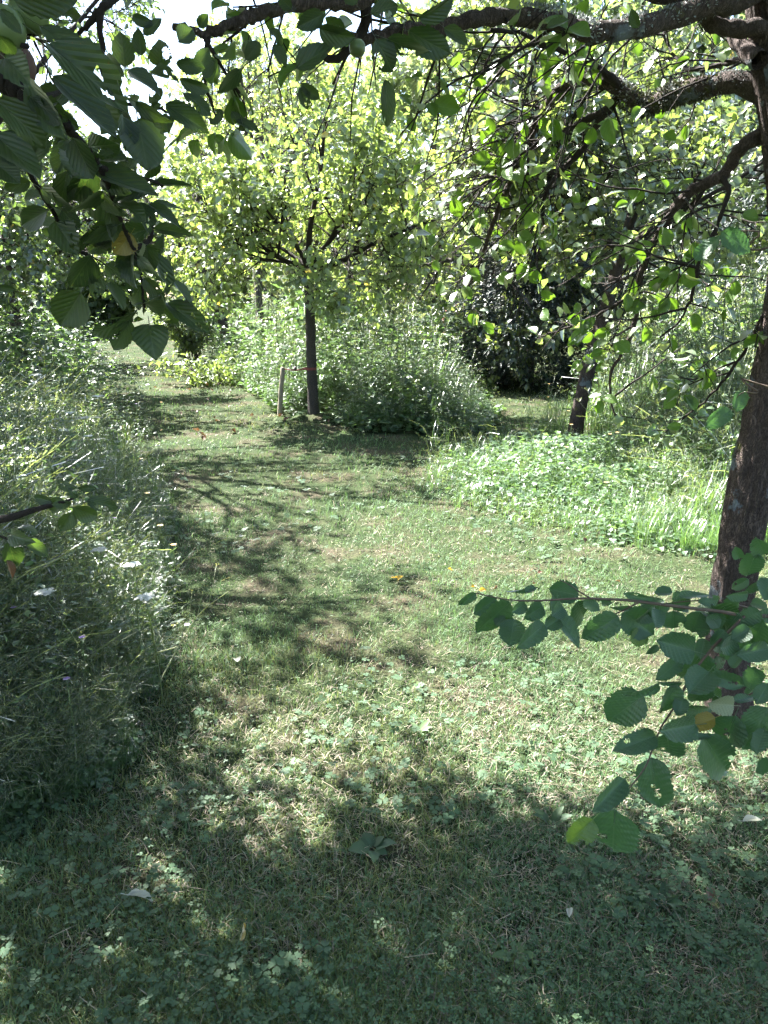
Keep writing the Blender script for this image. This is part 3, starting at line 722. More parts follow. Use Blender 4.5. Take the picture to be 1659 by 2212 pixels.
link("trunk", mesh_from("trunk", v.reshape(-1, 3) - b1, np.vstack([q[:, [0, 1, 2]], q[:, [0, 2, 3]]]), None, True), M['bark'], T1)

LIMBS = {   # limbs traced in the photograph: points (x, y, metres ahead), start and end radius
 'A': ([(1690, 215, 2.56), (1600, 178, 2.62), (1530, 186, 2.68), (1450, 206, 2.74), (1400, 228, 2.78), (1362, 214, 2.80), (1335, 190, 2.82), (1300, 176, 2.84), (1260, 170, 2.87), (1225, 184, 2.9),
        (1195, 208, 2.93), (1168, 245, 2.97), (1148, 290, 3.0), (1122, 345, 3.03), (1100, 400, 3.06), (1076, 452, 3.1), (1052, 520, 3.13), (1030, 580, 3.16), (1004, 640, 3.2)], .035, .005),
 'A2': ([(1343, 200, 2.82), (1318, 232, 2.85), (1285, 278, 2.88), (1250, 332, 2.92), (1212, 372, 2.95), (1185, 400, 2.97), (1172, 440, 3.0), (1172, 500, 3.02), (1160, 560, 3.05)], .016, .004),
 'A3': ([(1322, 228, 2.83), (1250, 266, 2.9), (1190, 296, 2.95), (1130, 332, 3.0), (1090, 366, 3.04), (1040, 402, 3.08), (1000, 428, 3.1), (945, 452, 3.14)], .012, .003),
 'A4': ([(1345, 196, 2.81), (1310, 160, 2.78), (1270, 130, 2.74), (1235, 116, 2.7), (1175, 96, 2.66), (1120, 70, 2.6), (1060, 62, 2.55)], .014, .004),
 'B': ([(1650, -30, 2.5), (1590, 0, 2.45), (1530, 12, 2.4), (1470, 36, 2.36), (1400, 52, 2.3), (1330, 66, 2.24), (1270, 72, 2.2), (1230, 54, 2.15), (1150, 40, 2.1), (1080, 35, 2.05), (1020, 42, 2.0), (950, 60, 1.96),
        (890, 66, 1.92), (830, 76, 1.88), (775, 82, 1.85), (735, 78, 1.83)], .034, .010),
 'C': ([(1660, 60, 2.52), (1560, 60, 2.5), (1500, 20, 2.45), (1300, -50, 2.2), (1050, -60, 1.95), (850, -30, 1.8), (760, 8, 1.7), (650, 8, 1.62), (560, 28, 1.56), (505, 50, 1.52), (450, 68, 1.5), (375, 62, 1.46)], .024, .006),
 'D': ([(1700, 270, 2.58), (1640, 292, 2.6), (1602, 318, 2.62), (1580, 352, 2.64), (1562, 378, 2.66), (1512, 402, 2.7), (1472, 432, 2.74), (1442, 474, 2.78), (1410, 530, 2.82), (1388, 580, 2.85), (1378, 626, 2.88), (1372, 690, 2.92), (1352, 750, 2.96),
        (1322, 800, 2.98), (1316, 850, 3.0), (1330, 905, 3.0)], .026, .003),
 'D2': ([(1378, 628, 2.88), (1320, 665, 2.95), (1270, 690, 3.0), (1215, 712, 3.05), (1165, 730, 3.1)], .008, .003),
 'D3': ([(1560, 380, 2.66), (1572, 420, 2.62), (1545, 500, 2.6), (1515, 560, 2.62), (1500, 620, 2.66), (1470, 690, 2.72), (1425, 730, 2.78)], .010, .003),
 'E': ([(1640, 130, 2.5), (1600, 100, 2.6), (1560, 40, 2.75), (1520, -40, 2.9)], .028, .012),
 'F': ([(1650, 150, 2.55), (1620, 128, 2.7), (1570, 135, 2.85), (1500, 150, 3.0), (1455, 120, 3.1), (1430, 60, 3.2)], .014, .004),
 'G': ([(1690, 560, 2.56), (1640, 700, 2.6), (1600, 770, 2.66), (1540, 850, 2.72), (1475, 905, 2.8)], .009, .003),
 'H': ([(785, -20, 1.85), (790, 40, 1.85), (776, 84, 1.85), (720, 130, 1.84), (690, 120, 1.82), (660, 115, 1.8)], .014, .004),
 'I': ([(450, 68, 1.5), (442, 110, 1.5), (440, 165, 1.5), (455, 215, 1.52), (470, 262, 1.54)], .005, .002),
 'J': ([(300, -40, 1.3), (235, 5, 1.22), (218, 20, 1.2), (218, 90, 1.2), (226, 172, 1.2)], .008, .003),
 'K': ([(218, 22, 1.2), (180, 60, 1.2), (150, 102, 1.2)], .005, .002),
}
T1t, T1s, T1b = [], [], []
PA = P_(seg=.06, wob=.16, trop=[0, 0, -.02, -.02, -.02], taper=.4, leaf_level=3, spur=.05, maxlev=4, n=[0, 0, 2.2, 2], len=[0, 0, .30, .12], ang=(35, 80), lift=[0, 0, -.02, 0], rmin=.0022, rcap=.0042)
for key, (pts, r0, r1) in LIMBS.items():
    w = np.array([A(*p) for p in pts]); L = float(np.linalg.norm(np.diff(w, axis=0), axis=1).sum())
    nn = max(10, int(L / .022)); s = smoothline(w, nn); s[1:] += gT.normal(0, .0022, (nn - 1, 3))
    rad = np.interp(np.linspace(0, 1, nn), [0, .35, 1], [r0, r0 * .62 + r1 * .38, r1]); rad = rad * (1 + .09 * gT.normal(0, 1, nn))
    ac = Acc(); tube(ac, s, rad, 12 if r0 > .02 else 7, None, .05, gT)
    build("limb" if r0 > .012 else "branch", rel(ac, b1), M['bark' if r0 > .02 else 'twig'], T1, True)
    P = P_(**PA.__dict__); dens = 13 if key in 'A A2 A3 D D2 D3 F G'.split() else 3.6
    if key in ('I', 'J', 'K'): dens = 3
    P.n = [0, 0, L * dens, 2]; P.len = [0, 0, .26, .11]
    sprout(s, rad, L, 2, P, gT, T1t, T1s, t0=.30 if r0 > .02 else .1)
PD = P_(seg=.05, wob=.13, trop=[0, 0, 0, -.05, -.03], taper=.35, leaf_level=4, spur=.06, maxlev=4, n=[0, 0, 0, 4], len=[0, 0, 0, .15], ang=(25, 60), lift=[0, 0, 0, -.03], rmin=.0011, rcap=.002)
for key, cnt, t0_ in (('A', 30, .38), ('A2', 16, .15), ('A3', 14, .1), ('A4', 10, .1), ('D', 22, .3), ('D3', 8, .1), ('B', 10, .2), ('F', 8, .1), ('C', 8, .55)):
    w = smoothline([A(*p) for p in LIMBS[key][0]], 80)
    for k in range(cnt):
        p0 = w[int(gT.uniform(t0_, .98) * 79)]; d0 = nrm(np.array([gT.normal(-.55, .45), gT.normal(0, .4), gT.normal(-.25 if key not in 'BC' else -.5, .4)]))
        grow(p0, d0, gT.uniform(.25, .65), gT.uniform(.0030, .0046), 3, PD, gT, T1t, T1b)
# generic upper crown: out of the frame, above and right, it shades the foreground
PU = P_(seg=.15, wob=.12, trop=[0, .01, 0, -.02, -.02], taper=.35, leaf_level=3, spur=.06, maxlev=4, n=[0, 8, 7, 3], len=[0, .8, .45, .22], ang=(35, 75), lift=[0, .05, .05, .02], rmin=.003)
up_t, up_s = [], []
for (st, d, l) in [((1.5, 2.55, 2.6), (.8, .4, .7), 1.6), ((1.4, 2.5, 2.7), (-.4, .7, .9), 1.6), ((1.3, 2.3, 2.8), (-.8, .2, .8), 1.9), ((1.4, 2.4, 2.6), (.5, -.8, .6), 1.5), ((1.5, 2.6, 2.3), (.9, .1, .35), 1.5),
                   ((.2, 2.0, 2.75), (-.9, .5, .25), 1.5), ((-.1, 1.9, 2.7), (-.7, -.2, .4), 1.3), ((.6, 2.2, 2.8), (-.5, .8, .45), 1.6), ((1.2, 2.2, 2.7), (-.4, -1, .35), 2.2), ((0, 1.9, 2.7), (-.1, -1, .3), 2.2), ((1.4, 2.3, 2.5), (.3, -1, .3), 2.0), ((.5, 2.0, 2.75), (.2, -1, .5), 2.0), ((1.4, 2.3, 2.3), (.6, -.7, .1), 1.8), ((1.3, 1.6, 2.9), (-.2, -1, .1), 3.2), ((.4, 1.2, 3.0), (.1, -1, .05), 3.0), ((1.6, 1.4, 2.6), (.3, -1, -.05), 3.0), ((2.0, 2.2, 2.4), (.9, -.6, .05), 2.4)]:
    grow(np.array(st), nrm(np.array(d)), l, .028, 1, PU, gT, up_t, up_s)
vis_ok = np.array([[850, -80], [905, 140], [880, 250], [800, 360], [860, 470], [930, 640], [1030, 700], [1120, 760], [1240, 760], [1300, 900], [1420, 960], [1560, 900], [1700, 860], [1760, -80]])
def t1_ok(pos):
    inf, x, y, d = in_frame(pos, 60)
    return (~inf | (pip(x, y, vis_ok) & (d > 1.5)) | ((y < 150) & (d > 1.35) & (x > 360)) | ((y < 330) & (x > 380) & (x < 700) & (d > 1.3) & (y < 330 - .3 * (x - 380)))) & (np.linalg.norm(pos - np.array([0, 0, CAM_Z]), axis=1) > 1.15)
tw = Acc(); add_tubes(tw, T1t, gT, (6, 6, 5, 4, 3), None, .05, skip=lambda p, lev: not t1_ok(p).all())
add_tubes(tw, [q for q in up_t if q[2] < 4], gT, (6, 6, 5, 4, 3), None, .05, skip=lambda p, lev: not near_clear(p, 2.2).all())
build("twigs", rel(tw, b1), M['twig'], T1, True)["kind"] = "stuff"
pos, R, s = leaf_set(T1s[::2] + T1b[::4], 2, .060, gT, tilt=.7, centre=(1.6, 4.2, 1.9), bias=.8)
k1 = t1_ok(pos) & (sun_keep(pos, gT) | (gT.random(len(pos)) < .5)); pos, R, s = pos[k1], R[k1], s[k1]
pu, Ru, su = leaf_set(up_s, 3, .06, gT); ku = near_clear(pu, 4) & sun_keep(pu, gT) & (~lights_limbs(pu) | (gT.random(len(pu)) < .2)); pu, Ru, su = pu[ku], Ru[ku], su[ku]
inf, X, Y_, D_ = in_frame(pos, -5); face = np.abs(np.einsum('ni,ni->n', R[:, :, 2], nrm(pos - [0, 0, CAM_Z])))
size = np.where(inf, s / np.maximum(D_, .3) * (.3 + face), 0); order = np.argsort(-size); big = order[:300]; rest = order[300:]
big = big[size[big] > 0]
for j in big:
    o = bpy.data.objects.new("leaf", NLM['pear'][int(gT.integers(0, 4))]); COL.objects.link(o); o.parent = T1
    mt = Matrix.Identity(4)
    for a in range(3):
        for c in range(3): mt[a][c] = R[j, a, c] * s[j] * (.66 if c == 0 else 1)
        mt[a][3] = pos[j, a] - b1[a]
    o.matrix_local = mt
cc = Acc(); scatter(cc, tpl_leaf6(.64), pos[rest], R[rest], s[rest], leaf_cols(len(rest), gT, *PEAR_C, .004))
scatter(cc, tpl_leaf2(.66), pu, Ru, su, leaf_cols(len(pu), gT, *PEAR_C))
build("crown", rel(cc, b1), M['crown'], T1)["kind"] = "stuff"
# moss and lichen tufts on the limbs
for nm, key, t0, t1_, cnt, c, ln_ in (("moss", 'A', .10, .30, 1500, (.055, .06, .02), .016), ("lichen", 'A', .02, .42, 1500, (.22, .24, .24), .009), ("lichen", 'B', .0, .55, 1800, (.20, .23, .22), .010)):
    w = smoothline([A(*p) for p in LIMBS[key][0]], 300); tg = nrm(np.gradient(w, axis=0)); r0 = LIMBS[key][1]
    cl = gT.uniform(t0, t1_, 26); j = np.clip(((cl[gT.integers(0, 26, cnt)] + gT.normal(0, .012, cnt)) * 299).astype(int), 0, 299)
    n0 = np.array([0, 0, .8 if nm == 'lichen' else -.1]) + gT.normal(0, .6, (cnt, 3)); n0 = nrm(n0 - tg[j] * np.einsum('ni,ni->n', n0, tg[j])[:, None])
    ac = Acc(); scatter(ac, tpl_leaf2(.5), w[j] + n0 * r0 * .80, frames(n0 + gT.normal(0, .5, (cnt, 3)), gT.normal(0, 1, (cnt, 3))), gT.uniform(.5, 1.3, cnt) * ln_, np.array(c) * gT.uniform(.6, 1.3, (cnt, 1)))
    build(nm, rel(ac, b1), M['lichen'], T1)["kind"] = "stuff"
# nearer leaves on the limbs at the top of the picture (x0, y0, x1, y1, ahead, width, roll)
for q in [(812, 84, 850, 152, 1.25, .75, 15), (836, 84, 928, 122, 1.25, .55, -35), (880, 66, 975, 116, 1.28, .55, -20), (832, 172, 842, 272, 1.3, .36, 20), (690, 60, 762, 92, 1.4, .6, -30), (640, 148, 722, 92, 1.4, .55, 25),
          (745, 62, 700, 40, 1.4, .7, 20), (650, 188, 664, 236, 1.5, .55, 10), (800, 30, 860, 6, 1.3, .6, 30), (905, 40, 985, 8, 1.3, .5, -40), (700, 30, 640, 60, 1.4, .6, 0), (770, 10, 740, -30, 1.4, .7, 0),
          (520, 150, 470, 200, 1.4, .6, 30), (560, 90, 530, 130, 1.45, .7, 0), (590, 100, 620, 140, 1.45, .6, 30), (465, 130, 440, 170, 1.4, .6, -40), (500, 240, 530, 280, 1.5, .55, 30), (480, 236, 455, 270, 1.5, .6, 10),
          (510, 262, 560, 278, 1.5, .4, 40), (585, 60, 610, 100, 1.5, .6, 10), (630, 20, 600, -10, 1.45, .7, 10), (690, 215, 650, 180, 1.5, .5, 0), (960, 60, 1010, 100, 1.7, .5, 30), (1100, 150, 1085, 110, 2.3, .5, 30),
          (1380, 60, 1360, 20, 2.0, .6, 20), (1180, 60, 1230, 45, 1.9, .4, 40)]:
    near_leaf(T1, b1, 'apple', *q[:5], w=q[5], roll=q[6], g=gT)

def apple_fruit(label, x, y, Y, r, mat='fruit'):
    root = thing("apple", label, "apple", "small unripe apples on the overhanging branches"); c = A(x, y, Y); root.location = c.tolist()
    nu, nvv = 20, 12; uu = np.linspace(0, 2 * np.pi, nu, endpoint=False); vv = np.linspace(0.02, np.pi - .02, nvv)
    Uq, Vq = np.meshgrid(uu, vv); rad = r * (1 + .05 * np.cos(2 * Vq)) * (1 - .22 * np.exp(-(Vq / .3) ** 2) - .16 * np.exp(-((np.pi - Vq) / .3) ** 2))
    v = np.stack([rad * np.sin(Vq) * np.cos(Uq), rad * np.sin(Vq) * np.sin(Uq), rad * np.cos(Vq)], -1).reshape(-1, 3)
    i = np.arange(nvv - 1)[:, None] * nu; k = np.arange(nu)[None]; k2 = (k + 1) % nu; q = np.stack([i + k, i + nu + k, i + nu + k2, i + k2], -1).reshape(-1, 4)
    link("body", mesh_from("apple_body", v, np.vstack([q[:, [0, 1, 2]], q[:, [0, 2, 3]]]), None, True), M[mat], root)
    ac = Acc(); tube(ac, [[0, 0, r * .75], [.001, 0, r * 1.2], [.003, .001, r * 1.7]], [.0012, .001, .0013], 5); build("stalk", ac, M['twig'], root)
    ac = Acc()
    for a in range(5): tube(ac, [[0, 0, -r * .8], [math.cos(a * 1.257) * r * .22, math.sin(a * 1.257) * r * .22, -r * 1.0]], [.0012, .0006], 3)
    build("calyx", ac, M['twig'], root)
apple_fruit("small green apple hanging between big leaves in the upper corner by the sky", 62, 30, .72, .0165)
apple_fruit("green apple at the very edge, beside the rotten brown one", 8, 62, .70, .018)
apple_fruit("brown rotten apple among dark leaves near the picture's edge", 30, 142, .74, .019, 'rotten')
apple_fruit("green apple hanging below the crooked top limb, near three broad leaves", 772, 104, 1.5, .015)
apple_fruit("small apple hanging from the twiggy end of the top branch", 536, 104, 1.5, .012)

# ------------------------------------------------------------------ the near apple tree on the left, its branch hangs into view
g2 = np.random.default_rng(21)
b2 = np.array([-2.35, 1.9, -.05])
T2 = thing("apple_tree", "apple tree whose dark leafy branch hangs into the upper left of the view", "tree", "orchard trees beside the path", b2.tolist())
ac = Acc(); tl = smoothline([b2, b2 + [.03, .02, .7], b2 + [.0, .06, 1.4], b2 + [.08, .05, 2.0]], 16); tube(ac, tl, np.r_[.13, np.linspace(.105, .08, 15)], 16, None, .04, g2); build("trunk", rel(ac, b2), M['bark'], T2, True)
HB = {
 'a': ([(-520, -60, .95), (-260, 60, .80), (-60, 140, .72), (30, 182, .70), (75, 215, .70), (130, 262, .72), (178, 310, .75), (214, 362, .79), (240, 420, .83), (262, 480, .87), (288, 540, .90), (304, 592, .92), (312, 664, .94)], .010, .0028),
 'b': ([(-60, 240, .78), (20, 310, .80), (62, 370, .84), (92, 420, .86), (130, 480, .9), (165, 532, .93), (200, 560, .95)], .0035, .0015),
 'c': ([(-40, 70, .70), (20, 85, .70), (40, 95, .70), (60, 100, .70)], .004, .002),
 'd': ([(75, 215, .70), (150, 200, .78), (220, 215, .86), (290, 225, .92), (360, 240, .97), (420, 262, 1.0)], .0028, .0012),
 'e': ([(214, 362, .79), (260, 372, .82), (310, 385, .85), (350, 400, .87)], .003, .0015),
 'f': ([(288, 540, .90), (320, 520, .92), (330, 490, .93), (322, 450, .93)], .003, .0015),
}
st0 = tl[-1]
for key, (pts, r0, r1) in HB.items():
    w = [A(*p) for p in pts]
    if key == 'a': w = [st0, st0 + np.array([.5, -.25, .25]), st0 + np.array([1.05, -.65, .25])] + w; 
    L = float(np.linalg.norm(np.diff(np.array(w), axis=0), axis=1).sum()); nn = max(12, int(L / .012)); s = smoothline(w, nn); s[3:] += g2.normal(0, .0007, (nn - 3, 3))
    rad = np.linspace(r0, r1, nn)
    if key == 'a': rad = np.interp(np.linspace(0, 1, nn), [0, .45, .6, 1], [.03, .008, .0028, .0015])
    ac = Acc(); tube(ac, s, rad * (1 + .10 * g2.normal(0, 1, nn)), 9, None, .03, g2); build("branch", rel(ac, b2), M['twig'], T2, True)
HBL = HB
h = .5
LEAVES2 = [ # base, tip in crop units (twice the measuring frame), ahead, width, roll
 (200, 185, 560, 458, .60, .40, 35), (170, 110, 405, 245, .62, .42, 40), (200, 55, 350, 62, .62, .5, 20), (0, 40, 95, 150, .6, .5, 10), (60, -10, 335, 12, .6, .4, -40), (110, 340, 310, 610, .68, .40, -30), (230, 330, 498, 612, .68, .42, 30),
 (-20, 430, 205, 620, .66, .5, 20), (100, 370, 215, 505, .72, .5, -30), (-20, 580, 160, 755, .7, .5, 20), (595, 515, 640, 745, .83, .80, 5), (530, 500, 555, 645, .82, .6, 40), (605, 500, 720, 600, .9, .6, -10),
 (540, 290, 522, 138, .9, .75, 0), (692, 290, 690, 182, .92, .98, 0), (770, 180, 830, 130, .95, .8, 10), (760, 275, 888, 292, .95, .5, -20), (775, 340, 905, 398, .95, .45, -20), (790, 400, 912, 478, .95, .42, 35), (715, 455, 895, 552, .92, .42, 20),
 (585, 440, 735, 538, .88, .42, -40), (555, 300, 690, 400, .88, .55, 40), (640, 320, 765, 330, .92, .3, 60), (270, 690, 390, 722, .78, .5, 50), (405, 738, 685, 858, .80, .34, 40), (395, 700, 560, 770, .8, .4, -30), (500, 770, 600, 690, .84, .6, 0),
 (645, 800, 838, 812, .88, .16, 60), (292, 738, 258, 898, .82, .62, 10), (425, 835, 545, 935, .84, .5, -30), (640, 880, 782, 968, .88, .36, 40), (665, 872, 818, 918, .90, .3, 40), (668, 990, 815, 1000, .92, .28, 30), (600, 870, 655, 1005, .87, .5, 40),
 (265, 905, 345, 995, .86, .7, 0), (240, 960, 332, 1092, .86, .7, 10), (565, 1010, 508, 1100, .90, .95, 0, 'leaf_yellow'), (598, 1045, 612, 1100, .91, .8, 0, 'leaf_pale'), (630, 1050, 650, 1185, .92, .75, 0), (655, 1080, 738, 1275, .93, .34, 55),
 (395, 1105, 298, 1232, .90, .78, 30), (405, 1175, 418, 1295, .92, .6, 30), (352, 1262, 262, 1405, .95, .88, 0), (455, 1140, 590, 1235, .92, .6, 10), (478, 1215, 532, 1345, .93, .5, 35), (655, 1250, 705, 1345, .95, .8, 20), (718, 1308, 908, 1432, .95, .36, 30),
 (745, 1208, 852, 1355, .95, .42, 50), (688, 1318, 772, 1405, .97, .65, 0, None, 4), (592, 1338, 408, 1478, .95, .22, 55), (562, 1382, 498, 1522, .96, .55, 15), (645, 1402, 662, 1525, .97, .98, 0, None, 1), (-20, 1235, 66, 1250, .9, .4, 0),
 (-15, 1505, 30, 1495, .9, .9, 0), (-20, 700, 92, 802, .8, .7, 0), (-10, 640, 85, 722, .8, .5, 0), (388, 1040, 518, 982, .92, .6, 20), (95, 590, 185, 655, .85, .6, 0), (185, 555, 272, 605, .85, .6, 0), (230, 640, 345, 590, .85, .6, 0),
 (20, 250, 110, 330, .66, .6, 20), (-10, 150, 70, 250, .62, .6, -20), (300, 380, 420, 470, .8, .5, 10), (130, 700, 200, 560, .85, .5, 30), (450, 640, 560, 590, .85, .5, 20), (340, 560, 250, 480, .8, .6, 20), (520, 420, 470, 330, .85, .6, 20),
 (610, 240, 600, 120, .95, .6, 30), (460, 240, 520, 330, .9, .5, -20), (700, 380, 640, 450, .92, .5, 0), (850, 300, 900, 210, 1.0, .6, 0), (860, 120, 900, 60, 1.0, .7, 0), (620, 150, 700, 80, 1.0, .5, 20), (570, 70, 660, 110, 1.0, .5, -20),
 (330, 1050, 300, 960, .9, .5, 30), (560, 900, 480, 830, .88, .5, 30), (690, 700, 620, 780, .87, .5, 40), (690, 1100, 700, 1010, .95, .5, 30), (560, 1180, 520, 1100, .93, .5, 10), (380, 1000, 300, 1100, .9, .5, 50), (610, 1230, 560, 1330, .95, .6, 20),
]
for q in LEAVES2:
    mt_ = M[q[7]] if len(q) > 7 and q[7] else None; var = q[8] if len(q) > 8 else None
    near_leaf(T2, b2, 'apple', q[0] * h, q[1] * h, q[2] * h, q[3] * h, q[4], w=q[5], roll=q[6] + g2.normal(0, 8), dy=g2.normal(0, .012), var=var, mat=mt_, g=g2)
for key, cnt in (('a', 34), ('b', 14), ('d', 12), ('e', 4), ('f', 4)):
    w = np.array(HB[key][0], float)
    for k in range(cnt):
        t_ = g2.uniform(.25 if key == 'a' else .1, 1.0) * (len(w) - 1); j_ = min(int(t_), len(w) - 2); q = w[j_] * (1 - t_ + j_) + w[j_ + 1] * (t_ - j_)
        an = g2.uniform(0, 6.28); ln = g2.uniform(50, 95) * .85 / q[2]; dx, dy_ = math.cos(an) * ln, math.sin(an) * ln * .6 + ln * .45
        near_leaf(T2, b2, 'apple', q[0] + dx * .12, q[1] + dy_ * .12, q[0] + dx, q[1] + dy_, q[2] + g2.normal(.02, .03), w=g2.uniform(.4, .75), roll=g2.uniform(-60, 60), dy=g2.normal(0, .02), g=g2)
# twig lower down at the picture's edge
ac = Acc(); tube(ac, smoothline([st0 + np.array([0, 0, -.5]), A(-420, 1130, 1.5), A(-120, 1128, 1.35), A(0, 1122, 1.3), A(75, 1101, 1.3), A(125, 1088, 1.3), A(160, 1076, 1.3)], 60), np.linspace(.014, .0018, 60), 6); build("branch", rel(ac, b2), M['twig'], T2, True)
ac = Acc(); tube(ac, smoothline([A(-120, 1128, 1.35), A(-30, 1150, 1.32), A(20, 1165, 1.3), A(45, 1180, 1.3)], 20), np.linspace(.004, .0015, 20), 5); build("branch", rel(ac, b2), M['twig'], T2, True)
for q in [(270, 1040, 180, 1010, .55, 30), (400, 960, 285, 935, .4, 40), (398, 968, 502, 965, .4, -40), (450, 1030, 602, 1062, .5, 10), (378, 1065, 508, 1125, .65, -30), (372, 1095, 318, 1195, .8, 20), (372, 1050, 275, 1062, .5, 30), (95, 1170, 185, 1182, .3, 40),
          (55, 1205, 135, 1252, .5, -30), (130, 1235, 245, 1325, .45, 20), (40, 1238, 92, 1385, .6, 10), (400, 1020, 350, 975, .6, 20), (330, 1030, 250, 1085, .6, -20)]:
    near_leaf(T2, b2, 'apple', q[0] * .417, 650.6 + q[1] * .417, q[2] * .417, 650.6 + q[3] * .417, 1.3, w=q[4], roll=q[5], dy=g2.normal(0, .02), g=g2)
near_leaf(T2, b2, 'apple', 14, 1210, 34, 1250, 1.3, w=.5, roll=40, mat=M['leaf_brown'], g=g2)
# its crown overhead, above the frame; unseen limbs added to shade the near leaves
c_t, c_s = [], []
for (st, d, l) in [((-2.2, 1.9, 2.0), (.5, .7, .75), 1.7), ((-2.2, 1.95, 2.0), (.9, .3, .7), 1.9), ((-2.3, 1.9, 2.0), (-.5, .6, .8), 1.5), ((-2.3, 1.9, 1.9), (.0, 1, .6), 1.9), ((-2.2, 1.9, 2.0), (.6, .5, 1), 2.0), ((-2.3, 1.9, 2.0), (-.4, -.6, .9), 1.5),
                   ((-2.2, 1.95, 2.0), (.75, .85, .75), 2.3), ((-2.2, 1.95, 2.0), (1, .6, .55), 2.3), ((-2.2, 1.9, 2.0), (.6, -.9, .55), 2.1), ((-2.2, 1.9, 2.0), (.1, -1, .4), 2.0), ((-2.3, 1.9, 2.0), (-.3, .9, .45), 1.8), ((-2.2, 1.9, 1.9), (1, -.3, .5), 1.9), ((-2.3, 1.9, 1.8), (-.9, .2, .4), 1.6), ((-2.0, 1.2, 2.5), (.5, -1, .1), 3.2), ((-2.2, 1.3, 2.3), (.0, -1, .0), 3.0), ((-2.0, 1.0, 2.7), (.9, -1, .15), 3.0), ((-2.3, 1.5, 2.2), (-.5, -.9, .1), 2.4), ((-2.3, 1.9, 2.0), (-.7, .6, .6), 1.8), ((-2.3, 1.9, 2.0), (-.8, .1, .8), 1.8), ((-1.9, 1.6, 2.6), (.8, -.25, .45), 1.9), ((-1.9, 1.7, 2.6), (.9, .05, .4), 1.7), ((-2.0, 1.5, 2.6), (.6, -.5, .6), 1.8), ((-1.5, .9, 2.6), (.9, -.5, .1), 2.2)]:
    grow(np.array(st), nrm(np.array(d)), l, .04, 1, PL, g2, c_t, c_s)
ac = Acc(); add_tubes(ac, [q for q in c_t if q[2] < 4], g2, (8, 8, 5, 4, 3), None, .05, skip=lambda p, lev: not near_clear(p, 2.8).all()); build("branches", rel(ac, b2), M['twig'], T2, True)["kind"] = "stuff"
pos, R, s = leaf_set(c_s, 4, .078, g2); kk = near_clear(pos, 4.5) & sun_keep(pos, g2) & (~lights_limbs(pos) | (g2.random(len(pos)) < .3)); pos, R, s = pos[kk], R[kk], s[kk]
cc = Acc(); scatter(cc, tpl_leaf2(.66), pos, R, s, leaf_cols(len(pos), g2, *APPLE_C)); build("crown", rel(cc, b2), M['crown'], T2)["kind"] = "stuff"

# ------------------------------------------------------------------ hazel shrub reaching in from the right
gh = np.random.default_rng(31)
bh = np.array([2.15, 1.25, -.03])
HZ = thing("hazel_shrub", "hazel shrub with big pleated leaves reaching across the sunny grass from the picture's edge", "shrub", "shrubs", bh.tolist())
def H(X, Y_): return 921.7 + X * .4443, 1192.8 + Y_ * .4443
for pts, r0, r1, first in [
    ([(1659, 310, 1.45), (1400, 285, 1.42), (1200, 262, 1.40), (1000, 236, 1.40), (860, 228, 1.39), (740, 225, 1.39), (530, 236, 1.38), (390, 230, 1.38), (240, 200, 1.38)], .0055, .0013, True),
    ([(1545, 310, 1.43), (1490, 365, 1.42), (1400, 455, 1.40), (1290, 590, 1.39), (1240, 690, 1.38), (1180, 790, 1.37), (1140, 850, 1.36), (1100, 950, 1.35), (1060, 1050, 1.34), (960, 1180, 1.33), (920, 1245, 1.33)], .0032, .0012, False),
    ([(1659, 300, 1.6), (1560, 270, 1.55), (1400, 240, 1.5), (1300, 236, 1.48), (1160, 250, 1.46)], .003, .001, False),
    ([(1800, 560, 1.5), (1660, 640, 1.46), (1560, 700, 1.44), (1480, 770, 1.42)], .003, .001, False),
    ([(1040, 240, 1.40), (940, 290, 1.40), (890, 310, 1.40)], .002, .001, False),
    ([(800, 226, 1.39), (740, 190, 1.39), (680, 150, 1.39), (630, 130, 1.39)], .0018, .0008, False)]:
    w = [A(*H(p[0], p[1]), p[2]) for p in pts]
    if first: w = [bh, bh + [-.05, .02, .45], bh + [-.12, .05, .85], A(1900, 1300, 1.45)] + w
    nn = 70 if first else 30; sL = smoothline(w, nn); rad = np.linspace(r0, r1, nn)
    if first: rad = np.interp(np.linspace(0, 1, nn), [0, .3, 1], [.012, .0042, .0011])
    ac = Acc(); tube(ac, sL, rad, 8); build("stem", rel(ac, bh), M['hazel_twig'], HZ, True)
ac = Acc(); tube(ac, smoothline([bh + [.05, .1, 0], bh + [.1, .25, .8], bh + [.02, .3, 1.5], bh + [-.1, .35, 2.0]], 24), np.linspace(.016, .004, 24), 7); build("stem", rel(ac, bh), M['hazel_twig'], HZ, True)
